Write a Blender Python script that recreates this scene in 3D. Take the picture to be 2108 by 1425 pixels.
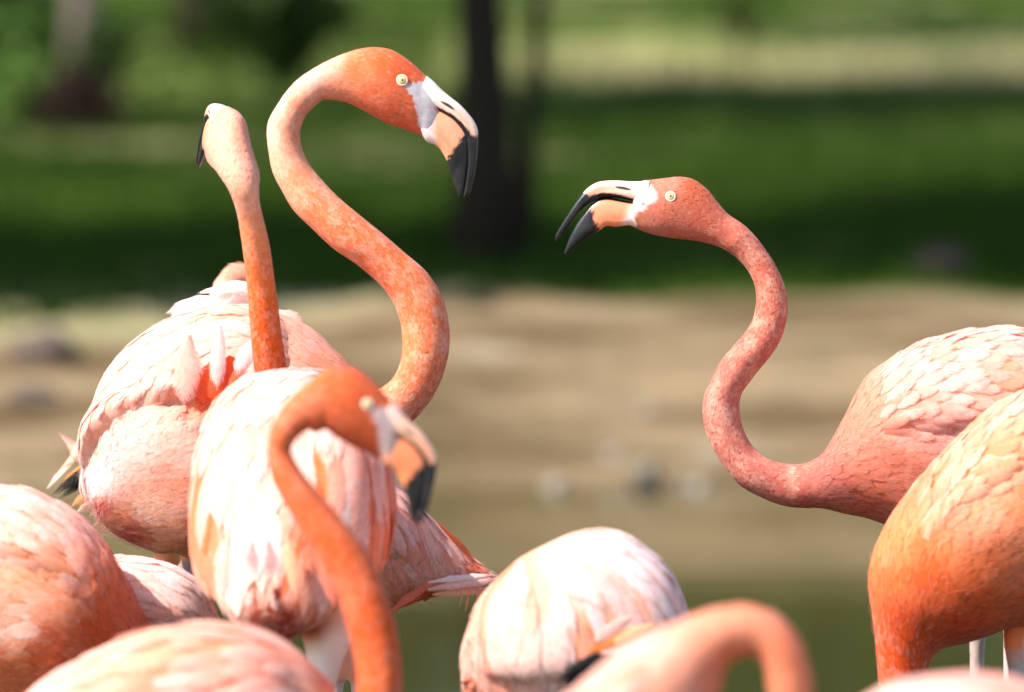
import bpy, math, random
import numpy as np
from mathutils import Vector
from mathutils.bvhtree import BVHTree

for o in list(bpy.data.objects):
    bpy.data.objects.remove(o)
random.seed(7)
rng = np.random.default_rng(7)
scn = bpy.context.scene
COL = scn.collection

# ------------------------------------------------------------------ camera
W0, H0 = 2108.0, 1425.0
LENS = 300.0
FPX = W0 * LENS / 36.0
PITCH = math.atan((H0 / 2 + 350.0) / FPX)
CAM = np.array([0.0, 0.0, 1.6])
FWD = np.array([0.0, math.cos(PITCH), -math.sin(PITCH)])
UPV = np.array([0.0, math.sin(PITCH), math.cos(PITCH)])
RGT = np.array([1.0, 0.0, 0.0])
cd = bpy.data.cameras.new('camera')
cam = bpy.data.objects.new('camera', cd)
COL.objects.link(cam)
cam.location = CAM
cam.rotation_euler = (math.pi / 2 - PITCH, 0, 0)
cd.lens = LENS
cd.sensor_width = 36.0
cd.sensor_fit = 'HORIZONTAL'
cd.clip_start = 0.5
cd.clip_end = 1000.0
cd.dof.use_dof = True
cd.dof.focus_distance = 11.66
cd.dof.aperture_fstop = 3.2
scn.camera = cam

# ------------------------------------------------------------------ world, sun, exposure
SUN = np.array([-0.62, -0.30, 0.74])
SUN = SUN / np.linalg.norm(SUN)
wld = bpy.data.worlds.new('World')
scn.world = wld
wld.use_nodes = True
nt = wld.node_tree
bg = nt.nodes['Background']
sky = nt.nodes.new('ShaderNodeTexSky')
sky.sky_type = 'NISHITA'
sky.sun_disc = False
sky.sun_elevation = math.asin(SUN[2])
sky.sun_rotation = math.atan2(SUN[0], SUN[1])
nt.links.new(sky.outputs['Color'], bg.inputs['Color'])
bg.inputs['Strength'].default_value = 0.15
sd = bpy.data.lights.new('sun', 'SUN')
sd.energy = 4.4
sd.angle = math.radians(0.53)
sd.color = (1.0, 0.955, 0.885)
sun = bpy.data.objects.new('sun', sd)
COL.objects.link(sun)
sun.rotation_euler = Vector(tuple(SUN)).to_track_quat('Z', 'Y').to_euler()
scn.view_settings.view_transform = 'Standard'
scn.view_settings.look = 'None'
scn.view_settings.gamma = 1.0
scn.view_settings.exposure = 1.20
scn.cycles.max_bounces = 5
scn.cycles.diffuse_bounces = 3
scn.cycles.transparent_max_bounces = 8

# ------------------------------------------------------------------ helpers
def at(px, py, d):
    px = np.asarray(px, float); py = np.asarray(py, float); d = np.asarray(d, float)
    return (CAM + d[..., None] * FWD + ((px - W0 / 2) / FPX * d)[..., None] * RGT
            - ((py - H0 / 2) / FPX * d)[..., None] * UPV)

def proj(P):
    v = P - CAM
    d = v @ FWD
    return (v @ RGT) / d * FPX + W0 / 2, -(v @ UPV) / d * FPX + H0 / 2, d

def lin(c):
    c = np.asarray(c, float) / 255.0
    return np.where(c <= 0.04045, c / 12.92, ((c + 0.055) / 1.055) ** 2.4)

def nrm(v):
    return v / np.maximum(np.linalg.norm(v, axis=-1, keepdims=True), 1e-12)

def sstep(a, b, x):
    t = np.clip((x - a) / (b - a), 0, 1)
    return t * t * (3 - 2 * t)

def make_mesh(name, V, F, col=None, smooth=True, extra=None):
    me = bpy.data.meshes.new(name)
    V = np.ascontiguousarray(V, dtype=np.float32)
    fl = F if isinstance(F, (list, tuple)) else [F]
    fl = [np.asarray(f, dtype=np.int32) for f in fl if len(f)]
    me.vertices.add(len(V))
    me.vertices.foreach_set('co', V.ravel())
    nl = sum(f.size for f in fl); npoly = sum(len(f) for f in fl)
    me.loops.add(nl)
    me.loops.foreach_set('vertex_index', np.concatenate([f.ravel() for f in fl]))
    me.polygons.add(npoly)
    starts, s = [], 0
    for f in fl:
        starts.append(s + np.arange(len(f)) * f.shape[1]); s += f.size
    me.polygons.foreach_set('loop_start', np.concatenate(starts).astype(np.int32))
    me.update(calc_edges=True)
    me.validate()
    if smooth and len(me.polygons):
        me.polygons.foreach_set('use_smooth', np.ones(len(me.polygons), dtype=bool))
    if col is not None:
        a = me.attributes.new('Col', 'FLOAT_COLOR', 'POINT')
        c = np.ones((len(V), 4), dtype=np.float32); c[:, :3] = np.clip(col, 0, 1)
        a.data.foreach_set('color', c.ravel())
    for k, arr in (extra or {}).items():
        a = me.attributes.new(k, 'FLOAT', 'POINT')
        a.data.foreach_set('value', np.ascontiguousarray(arr, dtype=np.float32).ravel())
    return me

def link(name, me, mat, parent=None, kind=None):
    o = bpy.data.objects.new(name, me)
    COL.objects.link(o)
    if mat is not None:
        me.materials.clear(); me.materials.append(mat)
    if parent is not None:
        o.parent = parent
        o.matrix_parent_inverse = Mroot(parent)
    if kind: o['kind'] = kind
    return o

def Mroot(p):
    # meshes carry world coordinates; a root is only translated
    from mathutils import Matrix
    return Matrix.Translation(-p.location) if p.parent is None else Matrix.Identity(4)

def empty(name, loc, label, cat, group=None):
    o = bpy.data.objects.new(name, None)
    COL.objects.link(o)
    o.location = loc
    o.empty_display_size = 0.1
    o['label'] = label; o['category'] = cat
    if group: o['group'] = group
    return o

def grid_faces(R, S, closed=True):
    i = np.arange(R - 1)[:, None]
    j = np.arange(S if closed else S - 1)[None, :]
    j2 = (j + 1) % S
    f = np.stack([i * S + j, i * S + j2, (i + 1) * S + j2, (i + 1) * S + j], -1)
    return f.reshape(-1, 4)

# value noise in 3-D (vectorised)
_h = rng.random(4096)
def vnoise(P, scale):
    q = np.asarray(P) * scale
    i = np.floor(q).astype(int); f = q - i; f = f * f * (3 - 2 * f)
    def hh(a, b, c): return _h[(a * 73 + b * 179 + c * 283) & 4095]
    r = 0
    for dx in (0, 1):
        for dy in (0, 1):
            for dz in (0, 1):
                w = ((f[..., 0] if dx else 1 - f[..., 0]) * (f[..., 1] if dy else 1 - f[..., 1])
                     * (f[..., 2] if dz else 1 - f[..., 2]))
                r = r + w * hh(i[..., 0] + dx, i[..., 1] + dy, i[..., 2] + dz)
    return r

# ------------------------------------------------------------------ materials
def new_mat(name):
    m = bpy.data.materials.new(name); m.use_nodes = True
    return m, m.node_tree, m.node_tree.nodes['Principled BSDF'], m.node_tree.nodes['Material Output']

def mat_feather(name, barbs=True):
    m, t, b, out = new_mat(name)
    a = t.nodes.new('ShaderNodeAttribute'); a.attribute_name = 'Col'
    tc = t.nodes.new('ShaderNodeTexCoord')
    n = t.nodes.new('ShaderNodeTexNoise'); n.inputs['Scale'].default_value = 160; n.inputs['Detail'].default_value = 1
    t.links.new(tc.outputs['Object'], n.inputs['Vector'])
    mr = t.nodes.new('ShaderNodeMapRange'); mr.inputs[1].default_value = .25; mr.inputs[2].default_value = .75
    mr.inputs[3].default_value = .86; mr.inputs[4].default_value = 1.08
    t.links.new(n.outputs['Fac'], mr.inputs[0])
    vm = t.nodes.new('ShaderNodeVectorMath'); vm.operation = 'SCALE'
    t.links.new(a.outputs['Color'], vm.inputs[0]); t.links.new(mr.outputs[0], vm.inputs['Scale'])
    col = vm.outputs[0]
    t.links.new(col, b.inputs['Base Color'])
    b.inputs['Roughness'].default_value = .72
    b.inputs['Specular IOR Level'].default_value = .18
    b.inputs['Sheen Weight'].default_value = .12
    b.inputs['Sheen Roughness'].default_value = .5
    if barbs:
        u = t.nodes.new('ShaderNodeAttribute'); u.attribute_name = 'fu'
        v = t.nodes.new('ShaderNodeAttribute'); v.attribute_name = 'ft'
        ab = t.nodes.new('ShaderNodeMath'); ab.operation = 'ABSOLUTE'; t.links.new(u.outputs['Fac'], ab.inputs[0])
        mu = t.nodes.new('ShaderNodeMath'); mu.operation = 'MULTIPLY'; mu.inputs[1].default_value = -.35
        t.links.new(ab.outputs[0], mu.inputs[0])
        ad = t.nodes.new('ShaderNodeMath'); ad.operation = 'ADD'
        t.links.new(mu.outputs[0], ad.inputs[0]); t.links.new(v.outputs['Fac'], ad.inputs[1])
        cb = t.nodes.new('ShaderNodeCombineXYZ')
        t.links.new(ad.outputs[0], cb.inputs[0]); t.links.new(u.outputs['Fac'], cb.inputs[1])
        fsd = t.nodes.new('ShaderNodeAttribute'); fsd.attribute_name = 'fs'
        t.links.new(fsd.outputs['Fac'], cb.inputs[2])
        mp = t.nodes.new('ShaderNodeMapping'); mp.inputs['Scale'].default_value = (22, 1.2, 7)
        t.links.new(cb.outputs[0], mp.inputs['Vector'])
        n2 = t.nodes.new('ShaderNodeTexNoise'); n2.inputs['Scale'].default_value = 1.6; n2.inputs['Detail'].default_value = 2
        t.links.new(mp.outputs[0], n2.inputs['Vector'])
        bp = t.nodes.new('ShaderNodeBump'); bp.inputs['Strength'].default_value = .35; bp.inputs['Distance'].default_value = .0015
        t.links.new(n2.outputs['Fac'], bp.inputs['Height'])
        t.links.new(bp.outputs[0], b.inputs['Normal'])
        # frayed margin: the vane thins out towards its edges and tip
        def mth(op, x, y=None):
            q = t.nodes.new('ShaderNodeMath'); q.operation = op
            for i, z in enumerate((x, y)):
                if z is None: continue
                if isinstance(z, (int, float)): q.inputs[i].default_value = z
                else: t.links.new(z, q.inputs[i])
            return q.outputs[0]
        e = mth('ADD', mth('MULTIPLY', mth('POWER', ab.outputs[0], 2.5), .62), mth('MULTIPLY', mth('POWER', v.outputs['Fac'], 5.0), .62))
        e = mth('ADD', e, mth('MULTIPLY', mth('SUBTRACT', n2.outputs['Fac'], .5), 1.1))
        al = t.nodes.new('ShaderNodeMapRange'); al.interpolation_type = 'SMOOTHSTEP'
        t.links.new(e, al.inputs[0])
        for i, z in enumerate((.12, .66, 1.0, 0.0)): al.inputs[i + 1].default_value = z
        alpha = al.outputs[0]
    tr = t.nodes.new('ShaderNodeBsdfTranslucent')
    t.links.new(col, tr.inputs['Color'])
    mx = t.nodes.new('ShaderNodeMixShader'); mx.inputs[0].default_value = .40
    t.links.new(b.outputs[0], mx.inputs[1]); t.links.new(tr.outputs[0], mx.inputs[2])
    if barbs:
        tp = t.nodes.new('ShaderNodeBsdfTransparent')
        m2 = t.nodes.new('ShaderNodeMixShader')
        t.links.new(alpha, m2.inputs[0]); t.links.new(tp.outputs[0], m2.inputs[1]); t.links.new(mx.outputs[0], m2.inputs[2])
        t.links.new(m2.outputs[0], out.inputs['Surface'])
    else:
        t.links.new(mx.outputs[0], out.inputs['Surface'])
    return m

def mat_col(name, rough, spec=.5, coat=0, bump=0, bscale=300, sss=0):
    m, t, b, out = new_mat(name)
    a = t.nodes.new('ShaderNodeAttribute'); a.attribute_name = 'Col'
    t.links.new(a.outputs['Color'], b.inputs['Base Color'])
    b.inputs['Roughness'].default_value = rough
    b.inputs['Specular IOR Level'].default_value = spec
    b.inputs['Coat Weight'].default_value = coat
    if sss:
        b.inputs['Subsurface Weight'].default_value = sss
        b.inputs['Subsurface Radius'].default_value = (.006, .002, .001)
        b.inputs['Subsurface Scale'].default_value = .6
    if bump:
        tc = t.nodes.new('ShaderNodeTexCoord')
        n = t.nodes.new('ShaderNodeTexNoise'); n.inputs['Scale'].default_value = bscale; n.inputs['Detail'].default_value = 5
        t.links.new(tc.outputs['Object'], n.inputs['Vector'])
        bp = t.nodes.new('ShaderNodeBump'); bp.inputs['Strength'].default_value = bump; bp.inputs['Distance'].default_value = .001
        t.links.new(n.outputs['Fac'], bp.inputs['Height']); t.links.new(bp.outputs[0], b.inputs['Normal'])
    return m

def mat_plain(name, rgb, rough, spec=.5, coat=0):
    m, t, b, out = new_mat(name)
    tc = t.nodes.new('ShaderNodeTexCoord')
    n = t.nodes.new('ShaderNodeTexNoise'); n.inputs['Scale'].default_value = 40; n.inputs['Detail'].default_value = 4
    t.links.new(tc.outputs['Object'], n.inputs['Vector'])
    r = t.nodes.new('ShaderNodeMix'); r.data_type = 'RGBA'
    c = np.array(rgb)
    r.inputs[6].default_value = (*(c * .75), 1); r.inputs[7].default_value = (*np.clip(c * 1.25, 0, 1), 1)
    t.links.new(n.outputs['Fac'], r.inputs[0])
    t.links.new(r.outputs[2], b.inputs['Base Color'])
    b.inputs['Roughness'].default_value = rough
    b.inputs['Specular IOR Level'].default_value = spec
    b.inputs['Coat Weight'].default_value = coat
    return m

M_SKIN = mat_feather('plumage_under', barbs=False)
M_FEATH = mat_feather('feather', barbs=True)
M_FINE = mat_feather('fine_feather', barbs=False)
M_COAT = mat_feather('covert_coat', barbs=False)
M_BILL = mat_col('bill_horn', .30, .35, bump=.25, bscale=500, sss=.0)
M_LEG = mat_col('leg_skin', .6, .3, bump=.6, bscale=420)
M_EYERING = mat_plain('eye_ring_skin', (.58, .48, .40), .6)
M_IRIS = mat_plain('iris', (.60, .44, .15), .12, .6, coat=.6)
M_PUPIL = mat_plain('pupil', (.01, .01, .01), .08, .6)
M_NOSTRIL = mat_plain('nostril_dark', (.05, .03, .025), .7)

# ------------------------------------------------------------------ lofted rings
# a ring row: top3, bottom3, half width, lateral3, z_top2, z_bottom2
def catmull(A, sub):
    n = len(A)
    A2 = np.vstack([2 * A[0] - A[1], A, 2 * A[-1] - A[-2]])
    out, g = [], []
    for i in range(n - 1):
        p0, p1, p2, p3 = A2[i], A2[i + 1], A2[i + 2], A2[i + 3]
        s = sub[i] if hasattr(sub, '__len__') else sub
        for k in range(s):
            t = k / s
            out.append(.5 * ((2 * p1) + (p2 - p0) * t + (2 * p0 - 5 * p1 + 4 * p2 - p3) * t * t
                             + (3 * p1 - p0 - 3 * p2 + p3) * t ** 3))
            g.append(i + t)
    out.append(A[-1]); g.append(n - 1.0)
    return np.array(out), np.array(g)

def loft(A, S, e=1.0):
    th = np.linspace(0, 2 * np.pi, S, endpoint=False)
    c, s = np.cos(th), np.sin(th)
    ce = np.sign(c) * np.abs(c) ** e; se = np.sign(s) * np.abs(s) ** e
    cen = (A[:, 0:3] + A[:, 3:6]) / 2; u = (A[:, 0:3] - A[:, 3:6]) / 2
    Lw = A[:, 7:10] * A[:, 6:7]
    P = cen[:, None] + u[:, None] * ce[None, :, None] + Lw[:, None] * se[None, :, None]
    zc = (A[:, 10:12] + A[:, 12:14]) / 2; zu = (A[:, 10:12] - A[:, 12:14]) / 2
    Z = zc[:, None] + zu[:, None] * ce[None, :, None]
    return P, Z, cen, np.broadcast_to(th, P.shape[:2])

def grid_normals(P, cen):
    dt = np.roll(P, -1, 1) - np.roll(P, 1, 1)
    ds = np.gradient(P, axis=0)
    n = nrm(np.cross(dt, ds))
    s = np.sign(((P - cen[:, None]) * n).sum(-1).mean(1))
    n = n * np.where(s == 0, 1, s)[:, None, None]
    return n, nrm(ds)

def capped(P):
    R, S = P.shape[:2]
    V = np.vstack([P.reshape(-1, 3), P[0].mean(0)[None], P[-1].mean(0)[None]])
    j = np.arange(S)
    q = grid_faces(R, S)[:, ::-1]
    a = np.stack([np.full(S, R * S), j, (j + 1) % S], -1)
    b = np.stack([np.full(S, R * S + 1), (R - 1) * S + (j + 1) % S, (R - 1) * S + j], -1)
    return V, [q, np.vstack([a, b])]

def prof_rows(pairs, d0, yaw=0.0, x0=None, z=None):
    """rows for a bird seen in profile: silhouette pairs in photograph pixels on a plane at depth d0 (turned by yaw)"""
    pr = np.array([[p[0], p[1], p[2], p[3]] for p in pairs], float)
    k = math.tan(math.radians(yaw))
    x0 = pr[0, 0] if x0 is None else x0
    def dep(x): return d0 + k * (x - x0) / FPX * d0
    T = at(pr[:, 0], pr[:, 1], dep(pr[:, 0])); B = at(pr[:, 2], pr[:, 3], dep(pr[:, 2]))
    w = []
    for i, p in enumerate(pairs):
        hw = np.linalg.norm(T[i] - B[i]) / 2
        w.append(hw if len(p) < 5 or p[4] is None else p[4] / FPX * d0)
    L = nrm(RGT * k - FWD)
    n = len(pairs)
    Z = np.full((n, 4), -9999.0) if z is None else np.asarray(z, float)
    return np.hstack([T, B, np.array(w)[:, None], np.tile(L, (n, 1)), Z])

# ---- head template traced from the bird with the tall S neck (units: 3.29 per photograph pixel)
ZS = 3.29
HEAD_A = [  # top, bottom, half width : feathered head, nape to bill base
    (900, 190, 945, 412, 100), (1000, 135, 1050, 418, 104), (1100, 95, 1130, 442, 114), (1200, 68, 1220, 490, 128),
    (1300, 58, 1310, 540, 138), (1400, 75, 1400, 582, 136), (1480, 120, 1480, 610, 124), (1560, 182, 1550, 635, 110),
    (1625, 245, 1600, 655, 96), (1685, 292, 1640, 696, 82), (1720, 350, 1690, 690, 60), (1735, 420, 1715, 600, 30)]
UP_A = [(1640, 252, 1560, 440, 80), (1690, 292, 1620, 447, 79), (1745, 347, 1690, 472, 75), (1805, 398, 1755, 510, 70),
        (1870, 450, 1815, 550, 64), (1925, 510, 1855, 594, 58), (1965, 565, 1888, 642, 53), (1986, 622, 1906, 697, 48),
        (1989, 700, 1914, 762, 44), (1981, 800, 1915, 852, 40), (1968, 900, 1907, 942, 35), (1952, 970, 1900, 1000, 28),
        (1938, 1034, 1892, 1046, 24), (1920, 1066, 1888, 1072, 16)]
LO_A = [(1560, 450, 1600, 640, 70), (1620, 454, 1640, 697, 73), (1690, 480, 1690, 717, 71), (1752, 518, 1722, 740, 67),
        (1810, 558, 1745, 770, 62), (1848, 602, 1768, 812, 57), (1880, 650, 1785, 852, 52), (1897, 702, 1798, 892, 47),
        (1904, 764, 1812, 932, 41), (1904, 852, 1824, 977, 35), (1896, 942, 1838, 1017, 27), (1887, 1002, 1848, 1043, 22),
        (1880, 1062, 1856, 1068, 13)]
EYE_A = (1475, 285)
FACE_A = [[(1492, 318), (1560, 296), (1692, 286), (1760, 345), (1760, 480), (1620, 452), (1565, 448), (1525, 380)],
          [(1562, 440), (1640, 450), (1760, 520), (1740, 760), (1636, 712), (1590, 605)]]
NOS_A = [(1735, 426), (1785, 452), (1828, 482)]
# ---- head of the bird with the open bill (units: 3.634 per pixel, mirrored, traced on its own)
ZS_B = 3.634
HEAD_B = [(1450, 420, 1280, 600, 105), (1370, 365, 1180, 575, 110), (1300, 285, 1080, 558, 120), (1220, 185, 980, 548, 134),
          (1120, 112, 900, 535, 144), (1020, 92, 820, 518, 144), (920, 100, 740, 492, 130), (820, 112, 680, 465, 112),
          (735, 120, 640, 452, 92), (690, 160, 640, 440, 66), (670, 230, 650, 400, 34)]
UP_B = [(790, 116, 760, 290, 86), (735, 121, 711, 284, 84), (650, 122, 639, 265, 79), (560, 116, 560, 249, 73), (460, 118, 486, 243, 65), (400, 129, 440, 246, 59), (340, 161, 401, 258, 53), (290, 209, 353, 280, 47), (240, 273, 304, 314, 43), (190, 351, 247, 369, 38), (140, 431, 191, 449, 32), (102, 493, 150, 504, 24), (86, 533, 118, 548, 17), (90, 576, 97, 575, 5)]
LO_B = [(760, 300, 690, 470, 78), (713, 284, 640, 452, 77), (642, 272, 590, 456, 73), (562, 256, 535, 463, 68), (491, 243, 470, 457, 63), (430, 246, 430, 479, 57), (385, 268, 385, 506, 51), (335, 312, 340, 536, 45), (284, 378, 295, 571, 39), (239, 448, 250, 601, 33), (199, 527, 215, 626, 25), (169, 605, 188, 651, 15), (150, 669, 160, 669, 5)]
EYE_B = (945, 237)
FACE_B = [[(800, 150), (735, 105), (640, 120), (640, 300), (770, 305), (835, 290), (845, 215)],
          [(770, 300), (700, 270), (560, 300), (440, 470), (600, 468), (650, 420), (710, 360), (770, 330)]]
NOS_B = [(530, 163), (590, 172), (650, 184)]

def poly_sd(Z, poly):
    """signed distance to a polygon, negative inside"""
    p = np.array(poly, float); x, y = Z[..., 0], Z[..., 1]
    d = np.full(x.shape, 1e9); inside = np.zeros(x.shape, bool)
    for i in range(len(p)):
        a, b = p[i], p[(i + 1) % len(p)]
        e = b - a
        t = np.clip(((x - a[0]) * e[0] + (y - a[1]) * e[1]) / (e @ e), 0, 1)
        d = np.minimum(d, np.hypot(x - a[0] - t * e[0], y - a[1] - t * e[1]))
        c = ((a[1] > y) != (b[1] > y)) & (x < (b[0] - a[0]) * (y - a[1]) / (b[1] - a[1] + 1e-12) + a[0])
        inside ^= c
    return np.where(inside, -d, d)

class HeadMap:
    """places head-template coordinates in the world: origin o for template point zo, unit axes ex (template x) and ey (template -y), lateral L"""
    def __init__(s, o, zo, ex, ey, L, scale):
        s.o, s.zo, s.ex, s.ey, s.L, s.k = np.array(o), np.array(zo, float), np.array(ex), np.array(ey), np.array(L), scale
    def pt(s, z):
        z = (np.asarray(z, float) - s.zo) * s.k
        return s.o + z[..., :1] * s.ex - z[..., 1:2] * s.ey
    def rows(s, pairs):
        p = np.array(pairs, float)
        T, B = s.pt(p[:, 0:2]), s.pt(p[:, 2:4])
        n = len(p)
        return np.hstack([T, B, (p[:, 4] * s.k)[:, None], np.tile(s.L, (n, 1)), p[:, 0:2], p[:, 2:4]])

def head_profile(d, zo, px, py, zs=ZS, rot=0.0, size=1.0, yaw=0.0, flip=False):
    """head in profile: template point zo sits at pixel (px, py) at depth d; rot in degrees, clockwise in the picture"""
    k = math.tan(math.radians(yaw))
    X = nrm(RGT + k * FWD); L = nrm(RGT * k - FWD)
    if flip: X = -X
    a = math.radians(rot)
    ex = math.cos(a) * X - math.sin(a) * UPV
    ey = math.sin(a) * X + math.cos(a) * UPV
    return HeadMap(at(px, py, d), zo, ex, ey, L, size / zs * d / FPX)

# ------------------------------------------------------------------ feathers
def idw(ctrl, px, py, power=3.0):
    c = np.array(ctrl, float)
    d2 = (px[:, None] - c[None, :, 0]) ** 2 + (py[:, None] - c[None, :, 1]) ** 2 + 60.0
    w = d2 ** (-power / 2)
    w /= w.sum(1, keepdims=True)
    return w @ c[:, 2:]

def small_feathers(P, T, N, l, w, cb, ct, lift, bvh=None):
    """5-vertex leaf shaped feathers, joined: P roots, T direction, N normal"""
    n = len(P)
    Sd = nrm(np.cross(T, N))
    l = l[:, None]; w = w[:, None]; lift = lift[:, None]
    V = np.stack([P - N * 0.0003, P + T * l * .45 - Sd * w * .5 + N * lift * .35, P + T * l * .5 + N * (lift * .5 + w * .08),
                  P + T * l * .45 + Sd * w * .5 + N * lift * .35, P + T * l + N * lift], 1)
    if bvh is not None:      # lay the vane on the skin so that bends leave no open gaps
        up = (.0003, .0005, .0003, .0004)
        lf = lift[:, 0]
        for k in range(n):
            for j in (1, 2, 3, 4):
                co, no, idx, dist = bvh.find_nearest(V[k, j])
                if co is not None and dist < .006:
                    if no.x * N[k, 0] + no.y * N[k, 1] + no.z * N[k, 2] < 0: no = -no
                    V[k, j] = co + no * (up[j - 1] + lf[k] * .3)
    C = np.stack([cb, cb * .6 + ct * .4, cb * .45 + ct * .55, cb * .6 + ct * .4, ct], 1)
    b = (np.arange(n) * 5)[:, None, None]
    F = (np.array([[0, 3, 2], [0, 2, 1], [2, 3, 4], [2, 4, 1]])[None] + b).reshape(-1, 3)
    return V.reshape(-1, 3), F, C.reshape(-1, 3)

def big_feathers(P, T, N, l, w, cb, ct, lift, bvh, cols=3, rows=6, ragged=.12, base_off=.0008, seed=0):
    """feathers draped over the surface held in bvh; returns per-feather arrays (n, rows*cols, ...)"""
    r = np.random.default_rng(seed)
    n = len(P)
    t = np.linspace(0, 1, rows); u = np.linspace(-1, 1, cols)
    tt, uu = np.meshgrid(t, u, indexing='ij')
    prof = (.30 + .70 * sstep(0, .42, t)) * np.sqrt(np.maximum(0, 1 - np.clip((t - .55) / .45, 0, 1) ** 2.3))
    prof[-1] = .05
    rag = 1 - ragged * 1.6 * r.random((n, rows, cols)) * (np.abs(uu) > .6) * (tt > .3)
    bend = (r.random(n) - .5) * .30
    fn = bvh.find_nearest
    def project(Q, Np):
        o_ = Q.copy(); n_ = Np.copy()
        for i in range(len(Q)):
            co, no, idx, dist = fn(Q[i])
            a = no.x * Np[i, 0] + no.y * Np[i, 1] + no.z * Np[i, 2]
            if abs(a) > .1 and dist < .03:
                o_[i] = co; n_[i] = no if a > 0 else -no
        return o_, n_
    # walk each shaft over the surface row by row, then lay the vane out to both sides
    cen_, Nc, Tc = P.copy(), N.copy(), T.copy()
    V = np.empty((n, rows, cols, 3))
    tipj = 1 + (r.random((n, cols)) - .5) * ragged * 1.5
    for k in range(rows):
        if k:
            step = (l / (rows - 1))[:, None]
            nx, Nn = project(cen_ + Tc * step, Nc)
            mv = nx - cen_
            back = (mv * Tc).sum(1) < .35 * step[:, 0]          # ran off an edge: hang straight on
            nx[back] = (cen_ + Tc * step)[back]; Nn[back] = Nc[back]
            cen_, Nc = nx, nrm(Nn * .7 + Nc * .3)
            Tc = nrm(Tc - (Tc * Nc).sum(1)[:, None] * Nc)
        Sc = nrm(np.cross(Tc, Nc))
        if k: Tc = nrm(Tc + Sc * (bend / rows)[:, None])
        for j_ in range(cols):
            wd = u[j_] * prof[k] * w * .5 * rag[:, k, j_]
            q = cen_ + Sc * wd[:, None]
            if k == rows - 1: q = q + Tc * (l / (rows - 1) * (tipj[:, j_] - 1))[:, None]
            if abs(u[j_]) > .3 and cols > 3 or (cols == 3 and abs(u[j_]) > .3 and w.mean() > .012):
                q, nq = project(q, Nc)
            h = base_off + lift * (t[k] ** 1.3) * (.75 + .5 * tipj) .mean(1) + w * .03 * (1 - u[j_] ** 2) * min(1, t[k] * 3)
            V[:, k, j_] = q + Nc * h[:, None]
    V = V.reshape(n, -1, 3)
    C = cb[:, None] * (1 - tt.reshape(-1)[None, :, None] ** 1.2) + ct[:, None] * tt.reshape(-1)[None, :, None] ** 1.2
    # pale shaft and edges
    edge = (np.abs(uu).reshape(-1)[None, :, None]) ** 2 * .25
    C = C * (1 - edge) + np.minimum(1, ct[:, None] * 1.08 + .03) * edge
    ft = np.broadcast_to(tt.reshape(-1)[None], (n, rows * cols))
    fs = np.broadcast_to(r.random((n, 1)) * 9, (n, rows * cols))
    fu = np.broadcast_to(uu.reshape(-1)[None], (n, rows * cols))
    return V.reshape(n, -1, 3), C, (fu, ft, fs), grid_faces(rows, cols, closed=False)

def strands(P, T, N, l, w, c, curve):
    n = len(P)
    Sd = nrm(np.cross(T, N))
    l = l[:, None]; w = w[:, None]
    a = P; b = P + T * l * .55 + N * curve[:, None] * .7; e = P + T * l + N * curve[:, None]
    V = np.stack([a - Sd * w / 2, a + Sd * w / 2, b - Sd * w / 3, b + Sd * w / 3, e], 1)
    C = np.repeat(c[:, None], 5, 1)
    o = (np.arange(n) * 5)[:, None, None]
    F = (np.array([[0, 1, 3], [0, 3, 2], [2, 3, 4]])[None] + o).reshape(-1, 3)
    return V.reshape(-1, 3), F, C.reshape(-1, 3)

def ring_samples(P, N, D, g, Z, ds, dw, gr, jit=.5, r=rng):
    """brick-like staggered sites on the loft between ring parameters gr; ds, dw = spacing along and around (functions of g)"""
    cen = P.mean(1)
    arc = np.concatenate([[0], np.cumsum(np.linalg.norm(np.diff(cen, axis=0), axis=1))])
    S = P.shape[1]
    pos = np.interp(gr[0], g, arc); end = np.interp(gr[1], g, arc)
    oP, oN, oD, oG, oZ, oT = [], [], [], [], [], []
    th = np.linspace(0, 2 * np.pi, S, endpoint=False)
    row = 0
    while pos < end:
        gg = np.interp(pos, arc, g)
        i = min(int(np.searchsorted(arc, pos)), len(arc) - 1)
        ring = P[i]
        seg = np.linalg.norm(np.roll(ring, -1, 0) - ring, axis=1)
        C = seg.sum()
        st, wd = ds(gg), dw(gg)
        m = max(4, int(C / wd))
        cum = np.concatenate([[0], np.cumsum(seg)])
        q = ((np.arange(m) + .5 * (row % 2) + (r.random(m) - .5) * jit) / m * C) % C
        f = np.interp(q, cum, np.arange(S + 1))
        fi = np.interp(np.clip(pos + (r.random(m) - .5) * st * jit * 2, 0, arc[-1]), arc, np.arange(len(arc)))
        j0 = np.floor(f).astype(int); a = (f - j0)[:, None]; j0 %= S; j1 = (j0 + 1) % S
        i0 = np.clip(np.floor(fi).astype(int), 0, len(arc) - 2); b = (fi - i0)[:, None]; i1 = i0 + 1
        def bl(A): return ((A[i0, j0] * (1 - a) + A[i0, j1] * a) * (1 - b) + (A[i1, j0] * (1 - a) + A[i1, j1] * a) * b)
        oP.append(bl(P)); oN.append(nrm(bl(N))); oD.append(nrm(bl(D))); oZ.append(bl(Z))
        oG.append(np.interp(fi, np.arange(len(g)), g))
        oT.append(2 * np.pi * f / S)
        pos += st; row += 1
    return [np.concatenate(v) for v in (oP, oN, oD, oG, oZ, oT)]

# ------------------------------------------------------------------ bird builder
PALE = lin((250, 218, 207)); BLUSH = lin((246, 190, 172)); PEACH = lin((248, 170, 130)); ORANGE = lin((240, 118, 66))
CORAL = lin((236, 120, 92)); DEEP = lin((214, 74, 34)); RED = lin((190, 46, 34)); BLACK = np.array([.007, .0065, .0065])
WHITE_SKIN = np.array([.74, .69, .68])

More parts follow.
